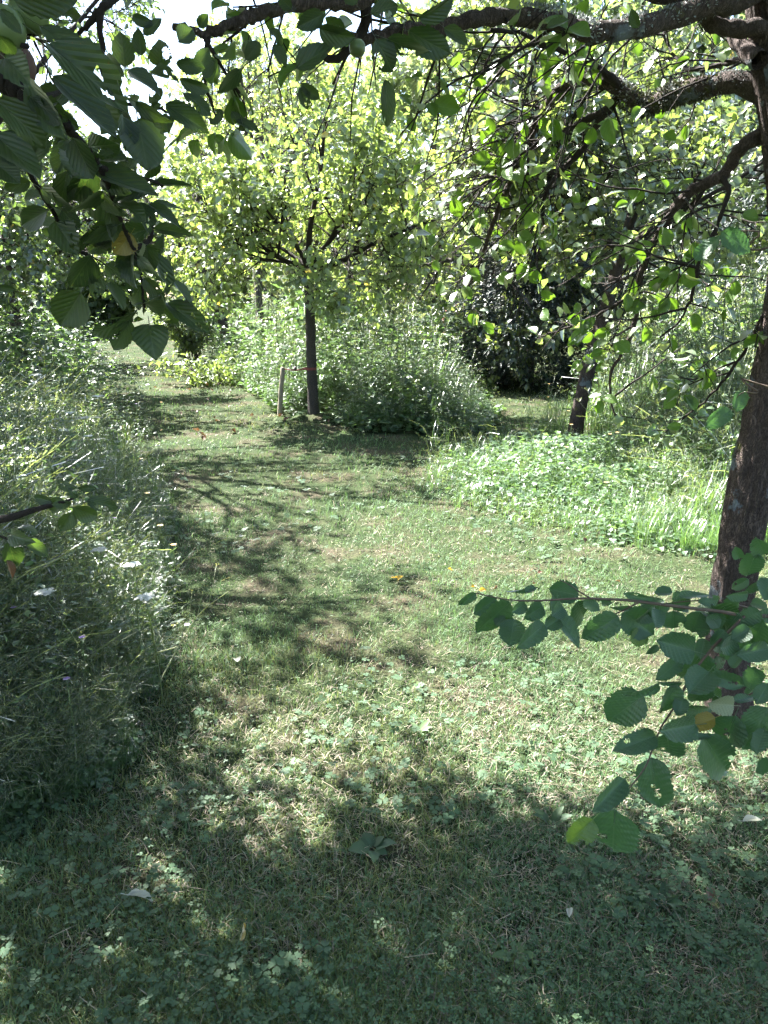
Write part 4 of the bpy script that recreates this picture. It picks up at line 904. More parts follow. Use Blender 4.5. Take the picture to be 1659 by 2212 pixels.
HLEAF = [(240, 200, 150, 262, .42, 10), (340, 225, 228, 302, .6, 0), (405, 245, 238, 385, .62, 15), (380, 310, 335, 355, .9, 0), (425, 325, 405, 458, .95, 0), (572, 350, 443, 465, .52, 15), (522, 172, 388, 198, .32, 40), (478, 192, 532, 175, .6, 30), (738, 212, 592, 176, .75, -10),
 (632, 225, 598, 285, .8, 20), (480, 250, 408, 292, .6, 30), (565, 262, 478, 318, .75, 10), (662, 265, 600, 312, .8, 20), (645, 325, 572, 372, .85, 0), (648, 312, 752, 470, .52, 25), (730, 240, 772, 330, .72, 0), (765, 235, 842, 284, .7, 20), (850, 240, 908, 246, .5, 0),
 (932, 312, 752, 425, .62, 10), (955, 292, 1095, 398, .82, 0), (1000, 268, 888, 272, .3, 30), (1195, 195, 1105, 200, .72, -40), (1105, 220, 968, 222, .34, 45), (1228, 210, 1375, 212, .34, 45), (1200, 285, 1200, 385, 1.1, 0), (1302, 482, 1108, 425, .68, 5), (1125, 452, 1064, 502, .5, 20),
 (1065, 400, 985, 432, .8, 0, 'lit'), (1345, 480, 1248, 625, .82, 0), (1238, 525, 1112, 622, .5, 10), (1372, 582, 1268, 695, .82, 10), (1242, 632, 1118, 625, .22, 50), (1132, 652, 948, 690, .36, 30), (1055, 700, 872, 825, .75, 0), (1215, 645, 1138, 795, .62, 20), (1250, 708, 1215, 795, .8, 0),
 (1255, 755, 1412, 790, .42, -40), (1402, 805, 1285, 850, .7, 0, 'leaf_yellow2'), (1305, 840, 1115, 868, .46, 15), (1112, 892, 925, 965, .5, 10, None, 2), (1168, 880, 1185, 1015, .82, 0), (1340, 888, 1498, 1118, .54, 10), (1088, 1000, 1135, 1255, .66, 5, None, 6), (962, 1105, 795, 1262, .42, 20),
 (808, 1300, 688, 1430, .72, 0, 'lit'), (915, 1252, 902, 1485, .96, 0, None, 2), (1380, 600, 1555, 652, .46, 10, None, 6), (1492, 745, 1378, 738, .75, 0, 'leaf_pale'), (1490, 722, 1612, 702, .32, 30), (1500, 795, 1440, 935, .9, 0, None, 6), (1665, 760, 1540, 955, .62, 0), (1600, 0, 1556, 125, .7, 0),
 (1565, 132, 1478, 182, .52, 10), (1642, 150, 1540, 192, .42, 10), (1668, 130, 1640, 225, .8, 0), (1560, 202, 1448, 212, .42, 30), (1662, 470, 1495, 502, .5, 10), (1505, 440, 1418, 472, .5, 10), (1572, 372, 1478, 425, .8, 0), (1430, 290, 1360, 370, .8, 10), (1520, 300, 1440, 390, .8, 0),
 (1330, 290, 1290, 380, .9, 10), (1640, 330, 1590, 440, .8, 0), (1450, 380, 1380, 450, .8, 20), (1600, 560, 1570, 660, .8, 10), (1659, 640, 1600, 740, .7, 0), (1420, 230, 1340, 250, .4, 20), (1580, 240, 1660, 280, .6, 10), (1100, 290, 1030, 330, .6, 20), (1130, 280, 1110, 370, .7, 20),
 (1520, 30, 1500, -30, .7, 0), (1640, 10, 1610, -60, .8, 0), (1440, 560, 1400, 500, .7, 20), (1480, 560, 1540, 500, .7, 30), (1310, 905, 1380, 900, .6, 30), (1640, 860, 1600, 980, .7, 20), (1350, 420, 1330, 520, .7, 10), (1659, 1000, 1630, 1080, .7, 10)]
M['leaf_lit'] = near_leaf_mat("sunlit_hazel_leaf", (.085, .15, .035), (.11, .18, .045), (2.0, 2.0, .6), 8.5, .75)  # hazel leaf colour brightened to stand for sun on these leaves
for q in HLEAF:
    mt_ = None
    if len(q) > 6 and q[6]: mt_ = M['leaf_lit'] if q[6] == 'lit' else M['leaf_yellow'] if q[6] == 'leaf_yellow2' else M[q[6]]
    x0, y0 = H(q[0], q[1]); x1, y1 = H(q[2], q[3]); dpt = np.interp(y0, [1190, 1330, 1750], [1.52, 1.41, 1.32]) + gh.normal(0, .02)
    near_leaf(HZ, bh, 'hazel', x0, y0, x1, y1, dpt, w=q[4], roll=q[5] + gh.normal(0, 8), dy=gh.normal(-.01, .025), var=q[7] if len(q) > 7 else int(gh.integers(0, 6)) if gh.random() < .3 else int(gh.choice([0, 3, 5])), mat=mt_, g=gh)
for k in range(34):
    X_ = gh.uniform(1000, 1640) if k < 20 else gh.uniform(1280, 1660); Y__ = (225 + .085 * (X_ - 900) if k < 20 else gh.uniform(330, 760)) + gh.normal(0, 22); an = gh.uniform(0, 6.28); ln = gh.uniform(70, 130)
    x0, y0 = H(X_, Y__); x1, y1 = H(X_ + math.cos(an) * ln, Y__ + math.sin(an) * ln * .6 + ln * .4)
    near_leaf(HZ, bh, 'hazel', x0, y0, x1, y1, np.interp(y0, [1190, 1330, 1750], [1.58, 1.48, 1.40]) + gh.normal(0, .03), w=gh.uniform(.45, .85), roll=gh.uniform(-45, 45), dy=gh.normal(0, .02), var=int(gh.choice([0, 3, 5])), g=gh)
# a few hazel leaves beside the trunk, higher up
for (x0, y0, x1, y1, Y_, w_) in [(1578, 885, 1522, 925, 2.0, .6), (1605, 845, 1590, 890, 2.0, .7), (1560, 500, 1620, 545, 1.9, .6), (1500, 560, 1555, 510, 1.95, .5)]:
    near_leaf(HZ, bh, 'hazel', x0, y0, x1, y1, Y_, w=w_, roll=10, var=0, g=gh)
pts = smoothline([bh + [-.1, .35, 2.0], A(1720, 520, 1.95), A(1640, 500, 1.95), A(1560, 500, 1.95)], 16); ac = Acc(); tube(ac, pts, np.linspace(.004, .001, 16), 5); build("stem", rel(ac, bh), M['hazel_twig'], HZ, True)
pts = smoothline([bh + [.1, .25, .8], A(1700, 850, 2.0), A(1640, 850, 2.0), A(1600, 850, 2.0), A(1578, 885, 2.0)], 16); ac = Acc(); tube(ac, pts, np.linspace(.004, .001, 16), 5); build("stem", rel(ac, bh), M['hazel_twig'], HZ, True)
hs = []
for i in range(90): hs.append((bh + np.array([gh.uniform(-.1, .7), gh.uniform(-.1, .9), gh.uniform(.5, 2.2)]), nrm(gh.normal(0, 1, 3))))
pos, R, s = leaf_set(hs, 5, .085, gh); kk = near_clear(pos, 9, 30); cc = Acc(); scatter(cc, tpl_leaf10(.8), pos[kk], R[kk], s[kk], leaf_cols(kk.sum(), gh, (.035, .09, .03), (.06, .12, .04))); build("foliage", rel(cc, bh), M['herb'], HZ)["kind"] = "stuff"

# ------------------------------------------------------------------ stake, straps, far fence
def box(acc, c, size, R=None, col=None):
    s = np.array(size) / 2; v = np.array([[x, y, z] for x in (-1, 1) for y in (-1, 1) for z in (-1, 1)]) * s
    if R is not None: v = v @ np.asarray(R).T
    acc.add(v + np.asarray(c), np.array([[0, 1, 3], [0, 3, 2], [4, 6, 7], [4, 7, 5], [0, 4, 5], [0, 5, 1], [2, 3, 7], [2, 7, 6], [0, 2, 6], [0, 6, 4], [1, 5, 7], [1, 7, 3]]), col)
def strap(label, p_from, trunk_c, r, seed, width=.03):
    gg = np.random.default_rng(seed); root = thing("tree_tie", label, "strap", "tree ties", list(trunk_c)); o = np.array(trunk_c)
    n = 28; th = np.linspace(0, 2 * np.pi, n); v = []
    for t_ in th:
        for dz in (-width / 2, width / 2): v.append([(r + .004) * math.cos(t_), (r + .004) * math.sin(t_), dz])
    f = []
    for i in range(n - 1): f += [[2 * i, 2 * i + 2, 2 * i + 3], [2 * i, 2 * i + 3, 2 * i + 1]]
    a = Acc(); a.add(v, f); build("band", a, M['strap_red'], root, True)
    d = nrm(np.asarray(p_from) - o); st = d * r
    a = Acc(); e = np.asarray(p_from) - o
    for k in range(2):
        off = np.array([0, 0, (k - .5) * width * .55]); pts = smoothline([st + off, (st + e) / 2 + [0, 0, -.012 - .01 * k], e + off * .6], 10); tube(a, pts, [.007] * 10, 5, None, .2, gg)
    build("strap", a, M['strap_red' if seed % 2 else 'strap_dark'], root, True)
    a = Acc(); m = st + (e - st) * .45
    for k in range(3): tube(a, [m + gg.normal(0, .01, 3), m + gg.normal(0, .012, 3), m + gg.normal(0, .015, 3) - [0, 0, .02]], [.010, .011, .005], 5)
    build("knot", a, M['strap_dark'], root, True)
sb = G(603, 897); stp = A(611, 793, sb[1])
root = thing("tree_stake", "short weathered wooden stake leaning beside the young fruit tree", "stake", None, sb.tolist())
d = stp - sb; a = Acc(); pts = [np.array([0, 0, -.05]), d * .5, d * .985, d]; tube(a, pts, [.030, .029, .028, .022], 8, None, .02, rng); build("post", a, M['wood'], root)
strap("dark red strap tying the young fruit tree to its wooden stake", stp - [0, 0, .02], A(671, 796, Y5), .064, 5)
p9 = A(1043, 697, 13.0); strap("red strap round the lichen grey trunk beside the dark evergreen", A(1003, 719, 12.9), p9, .095, 7, .06)
st9 = A(1002, 716, 12.9); root = thing("tree_stake", "weathered stake in the meadow holding the red strap of the lichen grey trunk", "stake", None, (st9[0], st9[1], 0)); a = Acc(); tube(a, [[0, 0, -.05], [.01, 0, st9[2] * .5], [0, 0, st9[2] + .04]], [.035, .034, .03], 8, None, .02, rng); build("post", a, M['wood'], root)
p6 = A(562, 690, 14.5); strap("dark strap on the thin upright trunk in the meadow", A(602, 688, 14.4), p6, .075, 8, .05)
st6 = A(604, 686, 14.4); root = thing("tree_stake", "stake in the meadow holding the dark strap of the thin trunk", "stake", None, (st6[0], st6[1], 0)); a = Acc(); tube(a, [[0, 0, -.05], [.01, 0, st6[2] * .5], [0, 0, st6[2] + .04]], [.035, .034, .03], 8, None, .02, rng); build("post", a, M['wood'], root)
fy = 15.5; f0 = A(985, 700, fy); f0[2] = 0
fence = thing("wooden_fence", "piece of reddish wooden fence with a white post, far off in the meadow", "fence", None, f0.tolist())
for (x, y0_, wd, mt_) in ((989, 655, .07, 'red_wood'), (980, 668, .05, 'white'), (962, 672, .06, 'red_wood')):
    top = A(x, y0_, fy) - f0; a = Acc(); box(a, (top[0], 0, top[2] / 2), (wd, .06, top[2])); build("post", a, M[mt_], fence)
for (x0, x1, y_) in ((958, 994, 676), (955, 980, 694)):
    p0 = A(x0, y_, fy) - f0; p1 = A(x1, y_, fy) - f0; a = Acc(); box(a, ((p0[0] + p1[0]) / 2, -.05, p0[2]), (p1[0] - p0[0], .03, .10)); build("rail", a, M['red_wood'], fence)

# ------------------------------------------------------------------ grass and ground cover
gg = np.random.default_rng(301)
def ground_points(n, g, y0=.9, y1=26, xmax=1.0):       # dense near the lens, thin far off
    # density ~ 1/y^2 over the wedge seen plus a margin at the sides
    u = g.random(n); y = 1 / (1 / y0 + u * (1 / y1 - 1 / y0)); y = y * g.uniform(.9, 1.1, n)
    x = g.uniform(-1, 1, n) * (.62 * y + .6) * xmax
    return x, y
GREEN1, GREEN2, DRY, MOSS = np.array((.060, .130, .045)), np.array((.105, .190, .072)), np.array((.30, .245, .185)), np.array((.16, .19, .055))
WORN = [(1040, 1195, .22), (1090, 1235, .18), (700, 1050, .35), (1600, 1905, .16), (600, 2085, .10), (1330, 1560, .14), (880, 1260, .14), (505, 1395, .12), (1480, 1480, .14), (840, 1850, .07), (720, 1690, .10), (1250, 1700, .10), (330, 1900, .09), (1150, 1880, .08), (940, 1420, .12), (1130, 2020, .07), (200, 2060, .08), (1480, 2080, .08)]
def worn(x, y):
    r = np.zeros(len(x))
    for px, py, rad in WORN:
        c = G(px, py); d = np.hypot((x - c[0]) / rad, (y - c[1]) / (rad * .8)) + .9 * (fbm(x, y, 6, 15) - .5); r = np.maximum(r, np.clip(1.25 - d, 0, 1))
    return r
def lawn():
    n = 390000; x, y = ground_points(n, gg, .95, 30)
    z = veg_zone(x, y); k = ~z | (gg.random(n) < np.where(inz(x, y, RB), np.clip(1 - edge_dist(x, y, RB) * 1.6, .1, 1), .15)); 
    bare = fbm(x, y, 1.7, 20); wn_ = worn(x, y); k &= gg.random(n) < np.clip(1.6 - 1.5 * bare, .25, 1) * (1 - .5 * wn_)
    x, y = x[k], y[k]; n = len(x); bare = fbm(x, y, 1.7, 20)
    dry = np.clip((fbm(x, y, .9, 30) - .42) * 3.2 + (bare - .5) * 1.2 + 1.2 * worn(x, y), 0, 1.4); moss = np.clip((fbm(x, y, .8, 40) - .5) * 5, 0, 1)
    r = gg.random(n); c = mixc(GREEN1, GREEN2, gg.random(n)); c = np.where((gg.random(n) < moss * .6)[:, None], MOSS * gg.uniform(.7, 1.1, (n, 1)), c)
    isdry = r < (.03 + .27 * dry); c = np.where(isdry[:, None], DRY * gg.uniform(.5, 1.15, (n, 1)), c)
    c = c * gg.uniform(.55, 1.35, (n, 1)); far = np.clip(y / 3.2, .8, 7)
    L = gg.uniform(.018, .050, n) * np.where(y > 3.2, .8, 1) * (1.12 - .35 * dry) * np.clip(far, 1, 1.6); W = gg.uniform(.0018, .0034, n) * np.maximum(1, far * .9)
    lean = np.where(isdry, gg.uniform(.8, 1.5, n), gg.uniform(.15, 1.15, n)); a = gg.uniform(0, 2 * np.pi, n)
    tv = np.array([[-.5, 0, 0], [.5, 0, 0], [-.4, .5, .05], [.4, .5, .05], [0, 1, -.12]]); tf = np.array([[0, 1, 3], [0, 3, 2], [2, 3, 4]])
    yv = np.stack([np.cos(a) * np.sin(lean), np.sin(a) * np.sin(lean), np.cos(lean)], -1); zv = np.stack([np.cos(a) * -np.cos(lean), np.sin(a) * -np.cos(lean), np.sin(lean)], -1) * -1
    R = frames(yv, -zv); s = np.stack([W, L, L], -1)
    pos = np.stack([x, y, gz(x, y) - .002 + np.where(isdry, gg.uniform(0, .012, n), 0)], -1)
    ac = Acc(); scatter(ac, (tv, tf), pos, R, s, c)
    tag(build("lawn_grass", ac, M['grass']), "short mown grass with dry straw covering the path and clearing", "grass", None, "stuff")
lawn()
def trefoil(k=3, w=.75, lobes=False):
    V, F = [], []
    for i in range(k):
        a = 2 * math.pi * i / k; c, s = math.cos(a), math.sin(a)
        pts = [(0, .05, 0), (-.5 * w, .55, .05), (-.32 * w, .95, .02), (0, .85 if not lobes else 1.08, -.03), (.32 * w, .95, .02), (.5 * w, .55, .05)]
        if lobes: pts = [(0, .05, 0), (-.55 * w, .45, .04), (-.42 * w, .95, .0), (-.15 * w, .72, .02), (0, 1.1, -.05), (.15 * w, .72, .02), (.42 * w, .95, 0), (.55 * w, .45, .04)]
        b = len(V); V += [(x * c - y * s, x * s + y * c, z) for x, y, z in pts]
        F += [(b, b + j + 1, b + j) for j in range(1, len(pts) - 1)]
    return np.array(V), np.array(F)
def cover():
    ac = Acc()
    for tplk, n, sz, seed, thr, c1, c2 in ((trefoil(3, .8), 6000, (.005, .0105), 1, .47, (.055, .115, .05), (.09, .155, .07)), (trefoil(3, .9, True), 2300, (.009, .021), 2, .49, (.05, .11, .05), (.085, .15, .07)), (trefoil(1, .9), 4500, (.007, .015), 3, .48, (.055, .11, .045), (.09, .15, .065))):
        x, y = ground_points(n * 3, gg, .95, 9); k = (fbm(x, y, 1.1, 50 + seed * 4) > thr + np.where(y < 3.0, -.02, .06) + (.06 if seed == 2 else 0) * (y > 2.3)) & (~veg_zone(x, y) | (gg.random(len(x)) < .3)); x, y = x[k][:n], y[k][:n]; m = len(x)
        a = gg.uniform(0, 2 * np.pi, m); nz = nrm(np.array([0, 0, 1.]) + gg.normal(0, .28, (m, 3))); yv = np.stack([np.cos(a), np.sin(a), gg.normal(0, .1, m)], -1)
        s = gg.uniform(*sz, m) * np.clip(y / 3, 1, 2); pos = np.stack([x, y, gz(x, y) + gg.uniform(.012, .055, m)], -1)
        scatter(ac, tplk, pos, frames(yv, nz), s, leaf_cols(m, gg, c1, c2))
    tag(build("ground_cover", ac, M['grass']), "clover and creeping buttercup leaves spread through the mown grass", "ground cover", None, "stuff")
    n = 2600; x, y = ground_points(n, gg, .95, 7); k = ~veg_zone(x, y); x, y = x[k], y[k]; n = len(x); a = gg.uniform(0, 2 * np.pi, n); ac = Acc()
    yv = np.stack([np.cos(a), np.sin(a), gg.normal(0, .18, n)], -1); s = np.stack([gg.uniform(.0011, .0022, n) * np.clip(y / 2.5, 1, 2), gg.uniform(.02, .085, n), gg.uniform(.02, .06, n)], -1)
    tv = np.array([[-.5, 0, 0], [.5, 0, 0], [-.5, .5, .08], [.5, .5, .08], [-.2, 1, 0], [.2, 1, 0]]); tf = np.array([[0, 1, 3], [0, 3, 2], [2, 3, 5], [2, 5, 4]])
    scatter(ac, (tv, tf), np.stack([x, y, gz(x, y) + gg.uniform(.004, .03, n)], -1), frames(yv, gg.normal(0, .4, (n, 3)) + [0, 0, 1]), s, np.array((.30, .24, .17)) * gg.uniform(.45, 1.2, (n, 1)) * [1, 1, 1])
    tag(build("straw_litter", ac, M['grass']), "dry straw and mown stalks strewn over the path", "litter", None, "stuff")
cover()

# --- tall weeds
def plant_nettle(g, h=1.0, pairs=9, leaf=.085, tp=None, col=((.05, .105, .04), (.08, .15, .055))):
    V, F, C = Acc(), None, None; st = smoothline([[0, 0, 0], [g.normal(0, .03), g.normal(0, .03), .5 * h], [g.normal(0, .08), g.normal(0, .08), h]], 6)
    tube(V, st, np.linspace(.004, .002, 6), 3, (.09, .12, .05))
    for i in range(pairs):
        t = .22 + .78 * (i + .5) / pairs; q = t * 5; j = min(4, int(q)); p = st[j] * (1 - q + j) + st[j + 1] * (q - j); a0 = (i % 2) * 1.57 + g.normal(0, .3)
        for a in (a0, a0 + math.pi):
            y = np.array([[math.cos(a), math.sin(a), g.normal(-.05, .25)]]); scatter(V, tp or tpl_leaf6(.55), p[None] + y * .015, frames(y, np.array([[0, 0, 1.]]) + g.normal(0, .3, (1, 3))), np.array([leaf * (1.15 - .6 * t) * g.uniform(.8, 1.2)]), leaf_cols(1, g, *col))
    return np.vstack(V.v), np.vstack(V.f), np.vstack(V.c)
def plant_umbel(g, h=.9, seedhead=True, col=((.06, .11, .05), (.10, .15, .07))):
    V = Acc(); st = smoothline([[0, 0, 0], [g.normal(0, .04), g.normal(0, .04), .5 * h], [g.normal(0, .12), g.normal(0, .12), h]], 6); tube(V, st, np.linspace(.004, .0018, 6), 3, (.10, .14, .06))
    heads = [st[-1]]
    for k in range(3):
        t = g.uniform(.4, .85); p = st[int(t * 5)]; a = g.uniform(0, 6.28); e = p + np.array([math.cos(a) * .2, math.sin(a) * .2, .28]) * h * g.uniform(.6, 1.1); tube(V, [p, (p + e) / 2 + [0, 0, -.02], e], [.002, .0016, .0012], 3, (.10, .14, .06)); heads.append(e)
    for hd in heads:
        for k in range(7):
            a = k * .9 + g.random(); e = hd + np.array([math.cos(a), math.sin(a), .9]) * .03 * g.uniform(.7, 1.2); ribbon(V, [hd, e], .0022, (.16, .19, .09), g)
            m = 2; pos = e[None] + g.normal(0, .006, (m, 3)); c = (np.array((.16, .19, .09)) if seedhead else np.array((.62, .64, .55))) * g.uniform(.7, 1.1, (m, 1)); scatter(V, tpl_leaf2(.8), pos, frames(g.normal(0, 1, (m, 3)), g.normal(0, .5, (m, 3)) + [0, 0, 1]), g.uniform(.007, .012, m), c)
    for k in range(3):   # ferny leaves
        p = st[int(g.uniform(.1, .6) * 5)]; a = g.uniform(0, 6.28); d = np.array([math.cos(a), math.sin(a), .25]); m = 14; t = g.uniform(.2, 1, m); side = np.array([-d[1], d[0], 0])[None] * g.choice([-1, 1], m)[:, None]
        pos = p + d * (t[:, None] * .22) + side * (1.05 - t[:, None]) * .07 * g.random((m, 1)) + [0, 0, 0]; scatter(V, tpl_leaf2(.5), pos, frames(d[None] + side * .9, g.normal(0, .25, (m, 3)) + [0, 0, 1]), g.uniform(.02, .045, m), leaf_cols(m, g, *col))
    return np.vstack(V.v), np.vstack(V.f), np.vstack(V.c)
def plant_tuft(g, h=.5, nb=14, w=.005, col=((.05, .115, .04), (.09, .165, .055))):
    V = Acc()
    for k in range(nb):
        a = g.uniform(0, 6.28); L = h * g.uniform(.5, 1.1); b = g.uniform(.15, .9); d = np.array([math.cos(a), math.sin(a), 0]); s = np.array([-d[1], d[0], 0]); p = g.normal(0, .025, 3) * [1, 1, 0]
        q = [p, p + d * L * .12 * b + [0, 0, L * .45], p + d * L * .40 * b + [0, 0, L * (.85 - .15 * b)], p + d * L * .8 * b + [0, 0, L * (1 - .5 * b)]]; W = [w, w * .9, w * .7, 0]
        v = []
        for pt, ww in zip(q[:3], W): v += [pt - s * ww / 2, pt + s * ww / 2]
        v.append(q[3]); V.add(np.array(v), np.array([[0, 1, 3], [0, 3, 2], [2, 3, 5], [2, 5, 4], [4, 5, 6]]), leaf_cols(1, g, *col)[0])
    return np.vstack(V.v), np.vstack(V.f), np.vstack(V.c)
def plant_low(g, h=.22, n=16, leaf=.045, col=((.055, .12, .045), (.09, .17, .065)), tp=None):
    V = Acc(); p = g.normal(0, .08, (n, 3)) * [1, 1, 0]; p[:, 2] = h * g.uniform(.3, 1, n); a = g.uniform(0, 6.28, n); y = np.stack([np.cos(a), np.sin(a), g.normal(-.1, .25, n)], -1)
    scatter(V, tp if tp is not None else tpl_leaf6(.75), p, frames(y, g.normal(0, .35, (n, 3)) + [0, 0, 1]), leaf * g.uniform(.6, 1.3, n), leaf_cols(n, g, *col))
    for k in range(0, n, 3): tube(V, [p[k] * [.3, .3, 0], p[k]], [.0012, .001], 3, (.09, .13, .05), cap=False)
    return np.vstack(V.v), np.vstack(V.f), np.vstack(V.c)
def ribbon(V, pts, w, col, g):
    pts = np.asarray(pts); t = nrm(np.gradient(pts, axis=0)); sd = nrm(np.cross(t, g.normal(0, 1, 3))) * w / 2; n = len(pts)
    v = np.stack([pts - sd, pts + sd], 1).reshape(-1, 3); f = []
    for i in range(n - 1): f += [[2 * i, 2 * i + 1, 2 * i + 3], [2 * i, 2 * i + 3, 2 * i + 2]]
    V.add(v, f, col)
def plant_cleavers(g, h=.6, n=7):
    V = Acc()
    for k in range(n):
        a = g.uniform(0, 6.28); d = np.array([math.cos(a), math.sin(a), 0]); L = h * g.uniform(.7, 1.4); pts = smoothline([g.normal(0, .05, 3) * [1, 1, 0], d * L * .25 + [0, 0, L * .65], d * L * .7 + g.normal(0, .05, 3) + [0, 0, L * g.uniform(.55, 1.0)]], 5); ribbon(V, pts, .0045, np.array((.14, .17, .095)) * g.uniform(.5, 1.4), g)
        m = 9; j = g.integers(1, 5, m); y = g.normal(0, 1, (m, 3)); scatter(V, tpl_leaf2(.34), pts[j] + g.normal(0, .014, (m, 3)), frames(y, g.normal(0, .5, (m, 3)) + [0, 0, 1]), g.uniform(.02, .042, m), leaf_cols(m, g, (.048, .098, .058), (.085, .135, .082)))
    return np.vstack(V.v), np.vstack(V.f), np.vstack(V.c)
def sow(acc, kinds, x, y, hs, g):
    N = len(x); which = g.integers(0, len(kinds), N); hs = hs * np.ones(N)
    for ki, (v, f, c) in enumerate(kinds):
        q = np.where(which == ki)[0]; m = len(q)
        if m == 0: continue
        R = zrot(g.uniform(0, 6.28, m)); lean = np.zeros((m, 3, 3)); lean[:] = np.eye(3); lean[:, 0, 2] = g.normal(0, .14, m); lean[:, 1, 2] = g.normal(0, .14, m); R = lean @ R
        vv = np.einsum('nij,kj->nki', R, v) * hs[q][:, None, None] + np.stack([x[q], y[q], gz(x[q], y[q])], -1)[:, None]
        acc.add(vv.reshape(-1, 3), (f[None] + (np.arange(m) * len(v))[:, None, None]).reshape(-1, 3), (np.tile(c, (m, 1)).reshape(m, -1, 3) * g.uniform(.7, 1.25, (m, 1, 1))).reshape(-1, 3))
def low_leaves(acc, x, y, h, size, g, c1=(.055, .12, .045), c2=(.09, .17, .065), tp=None):
    n = len(x); a = g.uniform(0, 6.28, n); yv = np.stack([np.cos(a), np.sin(a), g.normal(-.05, .3, n)], -1)
    scatter(acc, tp if tp is not None else tpl_leaf2(.85), np.stack([x, y, gz(x, y) + h * g.uniform(.15, 1, n)], -1), frames(yv, g.normal(0, .38, (n, 3)) + [0, 0, 1]), size * g.uniform(.6, 1.3, n), leaf_cols(n, g, c1, c2))
BLADE = np.array([[-.5, 0, 0], [.5, 0, 0], [-.42, .5, .06], [.42, .5, .06], [0, 1, -.16]]), np.array([[0, 1, 3], [0, 3, 2], [2, 3, 4]])
def low_blades(acc, x, y, L, W, g, c1=(.055, .12, .04), c2=(.10, .18, .06)):
    n = len(x); lean = np.abs(g.normal(0, .5, n)); a = g.uniform(0, 6.28, n); yv = np.stack([np.cos(a) * np.sin(lean), np.sin(a) * np.sin(lean), np.cos(lean)], -1)
    L = L * g.uniform(.5, 1.3, n); scatter(acc, BLADE, np.stack([x, y, gz(x, y)], -1), frames(yv, np.stack([-np.cos(a), -np.sin(a), np.full(n, .6)], -1)), np.stack([W * g.uniform(.7, 1.3, n), L, L], -1), leaf_cols(n, g, c1, c2))
gp = np.random.default_rng(401)
NET = [plant_nettle(gp) for _ in range(5)]; UMB = [plant_umbel(gp) for _ in range(5)]; TUF = [plant_tuft(gp) for _ in range(5)]; LOW = [plant_low(gp) for _ in range(4)] + [plant_low(gp, .2, 12, .06, tp=tpl_star(3)) for _ in range(3)]; CLE = [plant_cleavers(gp) for _ in range(5)]
PALM = [plant_low(gp, .45, 14, .055, ((.055, .115, .06), (.085, .15, .08)), tpl_star(5)) for _ in range(4)]
FARK = [plant_nettle(gp, 1, 6, .16, tpl_leaf2(.6)) for _ in range(3)] + [plant_low(gp, .9, 12, .12, tp=tpl_leaf2(.7)) for _ in range(3)]; NET2 = [plant_nettle(gp, 1, 10, .10, tpl_leaf2(.62)) for _ in range(6)]
def zone_pts(poly, n, g, y0, y1, power=True):
    xs, ys = [], []; got = 0; it = 0
    while got < n and it < 60:
        it += 1; m = n * 3
        if power: u = g.random(m); y = 1 / (1 / y0 + u * (1 / y1 - 1 / y0))
        else: y = g.uniform(y0, y1, m)
        x = g.uniform(-1, 1, m) * (.56 * y + .5); k = inz(x, y, poly); xs.append(x[k]); ys.append(y[k]); got += k.sum()
    return np.concatenate(xs)[:n], np.concatenate(ys)[:n]
# verge on the left
ac = Acc()
def hgt(x, y, poly, rise, top, lo=.35): return np.clip(lo + edge_dist(x, y, poly) * rise, 0, top) * gp.uniform(.7, 1.25, len(x))
for kinds, n, y0, y1, sc in ((CLE, 850, 1.3, 8, 1.0), (UMB, 420, 1.6, 11, 1.0), (NET, 420, 2.2, 12, .85), (TUF, 520, 1.2, 9, .9), (PALM, 480, 1.6, 10, 1.0), (FARK, 500, 9, 26, 1.0)):
    x, y = zone_pts(LV, n, gp, y0, y1); hh = hgt(x, y, LV, .68, 1.15, .28) * sc
    if kinds is TUF: hh = np.minimum(hh * 1.2, 1.0)
    sow(ac, kinds, x, y, hh, gp)
x, y = zone_pts(LV, 18000, gp, 1.1, 6); low_leaves(ac, x, y, np.clip(.08 + edge_dist(x, y, LV) * .35, 0, .5), .026, gp)
x, y = zone_pts(LV, 9000, gp, 1.2, 9); low_leaves(ac, x, y, np.clip(.05 + edge_dist(x, y, LV) * .4, 0, .6), .036, gp, tp=tpl_star(3))
x, y = zone_pts(LV, 22000, gp, 1.1, 7); low_blades(ac, x, y, np.clip(.09 + edge_dist(x, y, LV) * .5, 0, .55), .0035, gp)
tag(build("verge_undergrowth", ac, M['herb']), "tangled cleavers, cow parsley and tall weeds along the shaded verge", "undergrowth", None, "stuff")
# meadow round the staked tree
ac = Acc()
for kinds, n, y0, y1, sc in ((NET2, 1300, 8.0, 15, .85), (UMB, 420, 8.2, 16, 1.25), (TUF, 420, 8.2, 14, 1.2), (PALM, 360, 8.2, 15, 1.1), (FARK, 1500, 11, 36, .95)):
    x, y = zone_pts(MB, n, gp, y0, y1); hh = hgt(x, y, MB, 1.3, 1.05, .45) * sc * (.5 + .85 * fbm(x, y, 1.1, 77)) * gp.choice([.6, .85, 1, 1.4], len(x)); hh *= np.where(y < 12.5, np.clip(1.0 - (x - .1) * .42, .42, 1), 1); hh *= np.clip(np.hypot(x - b5[0], y - b5[1] + .1) / .6, .12, 1) * np.clip(np.hypot(x - b5[0] + .35, y - b5[1] + .2) / .6, .25, 1)
    sow(ac, kinds, x, y, hh, gp)
x, y = zone_pts(MB, 8000, gp, 8.0, 14); low_leaves(ac, x, y, np.clip(.12 + edge_dist(x, y, MB) * .6, 0, .65) * np.clip(1.0 - (x - .1) * .42, .4, 1) * np.clip(np.hypot(x - b5[0], y - b5[1] + .1) / .6, .12, 1), .075, gp)
tag(build("meadow_undergrowth", ac, M['herb']), "bright nettles, grasses and cow parsley filling the meadow behind the staked tree", "undergrowth", None, "stuff")
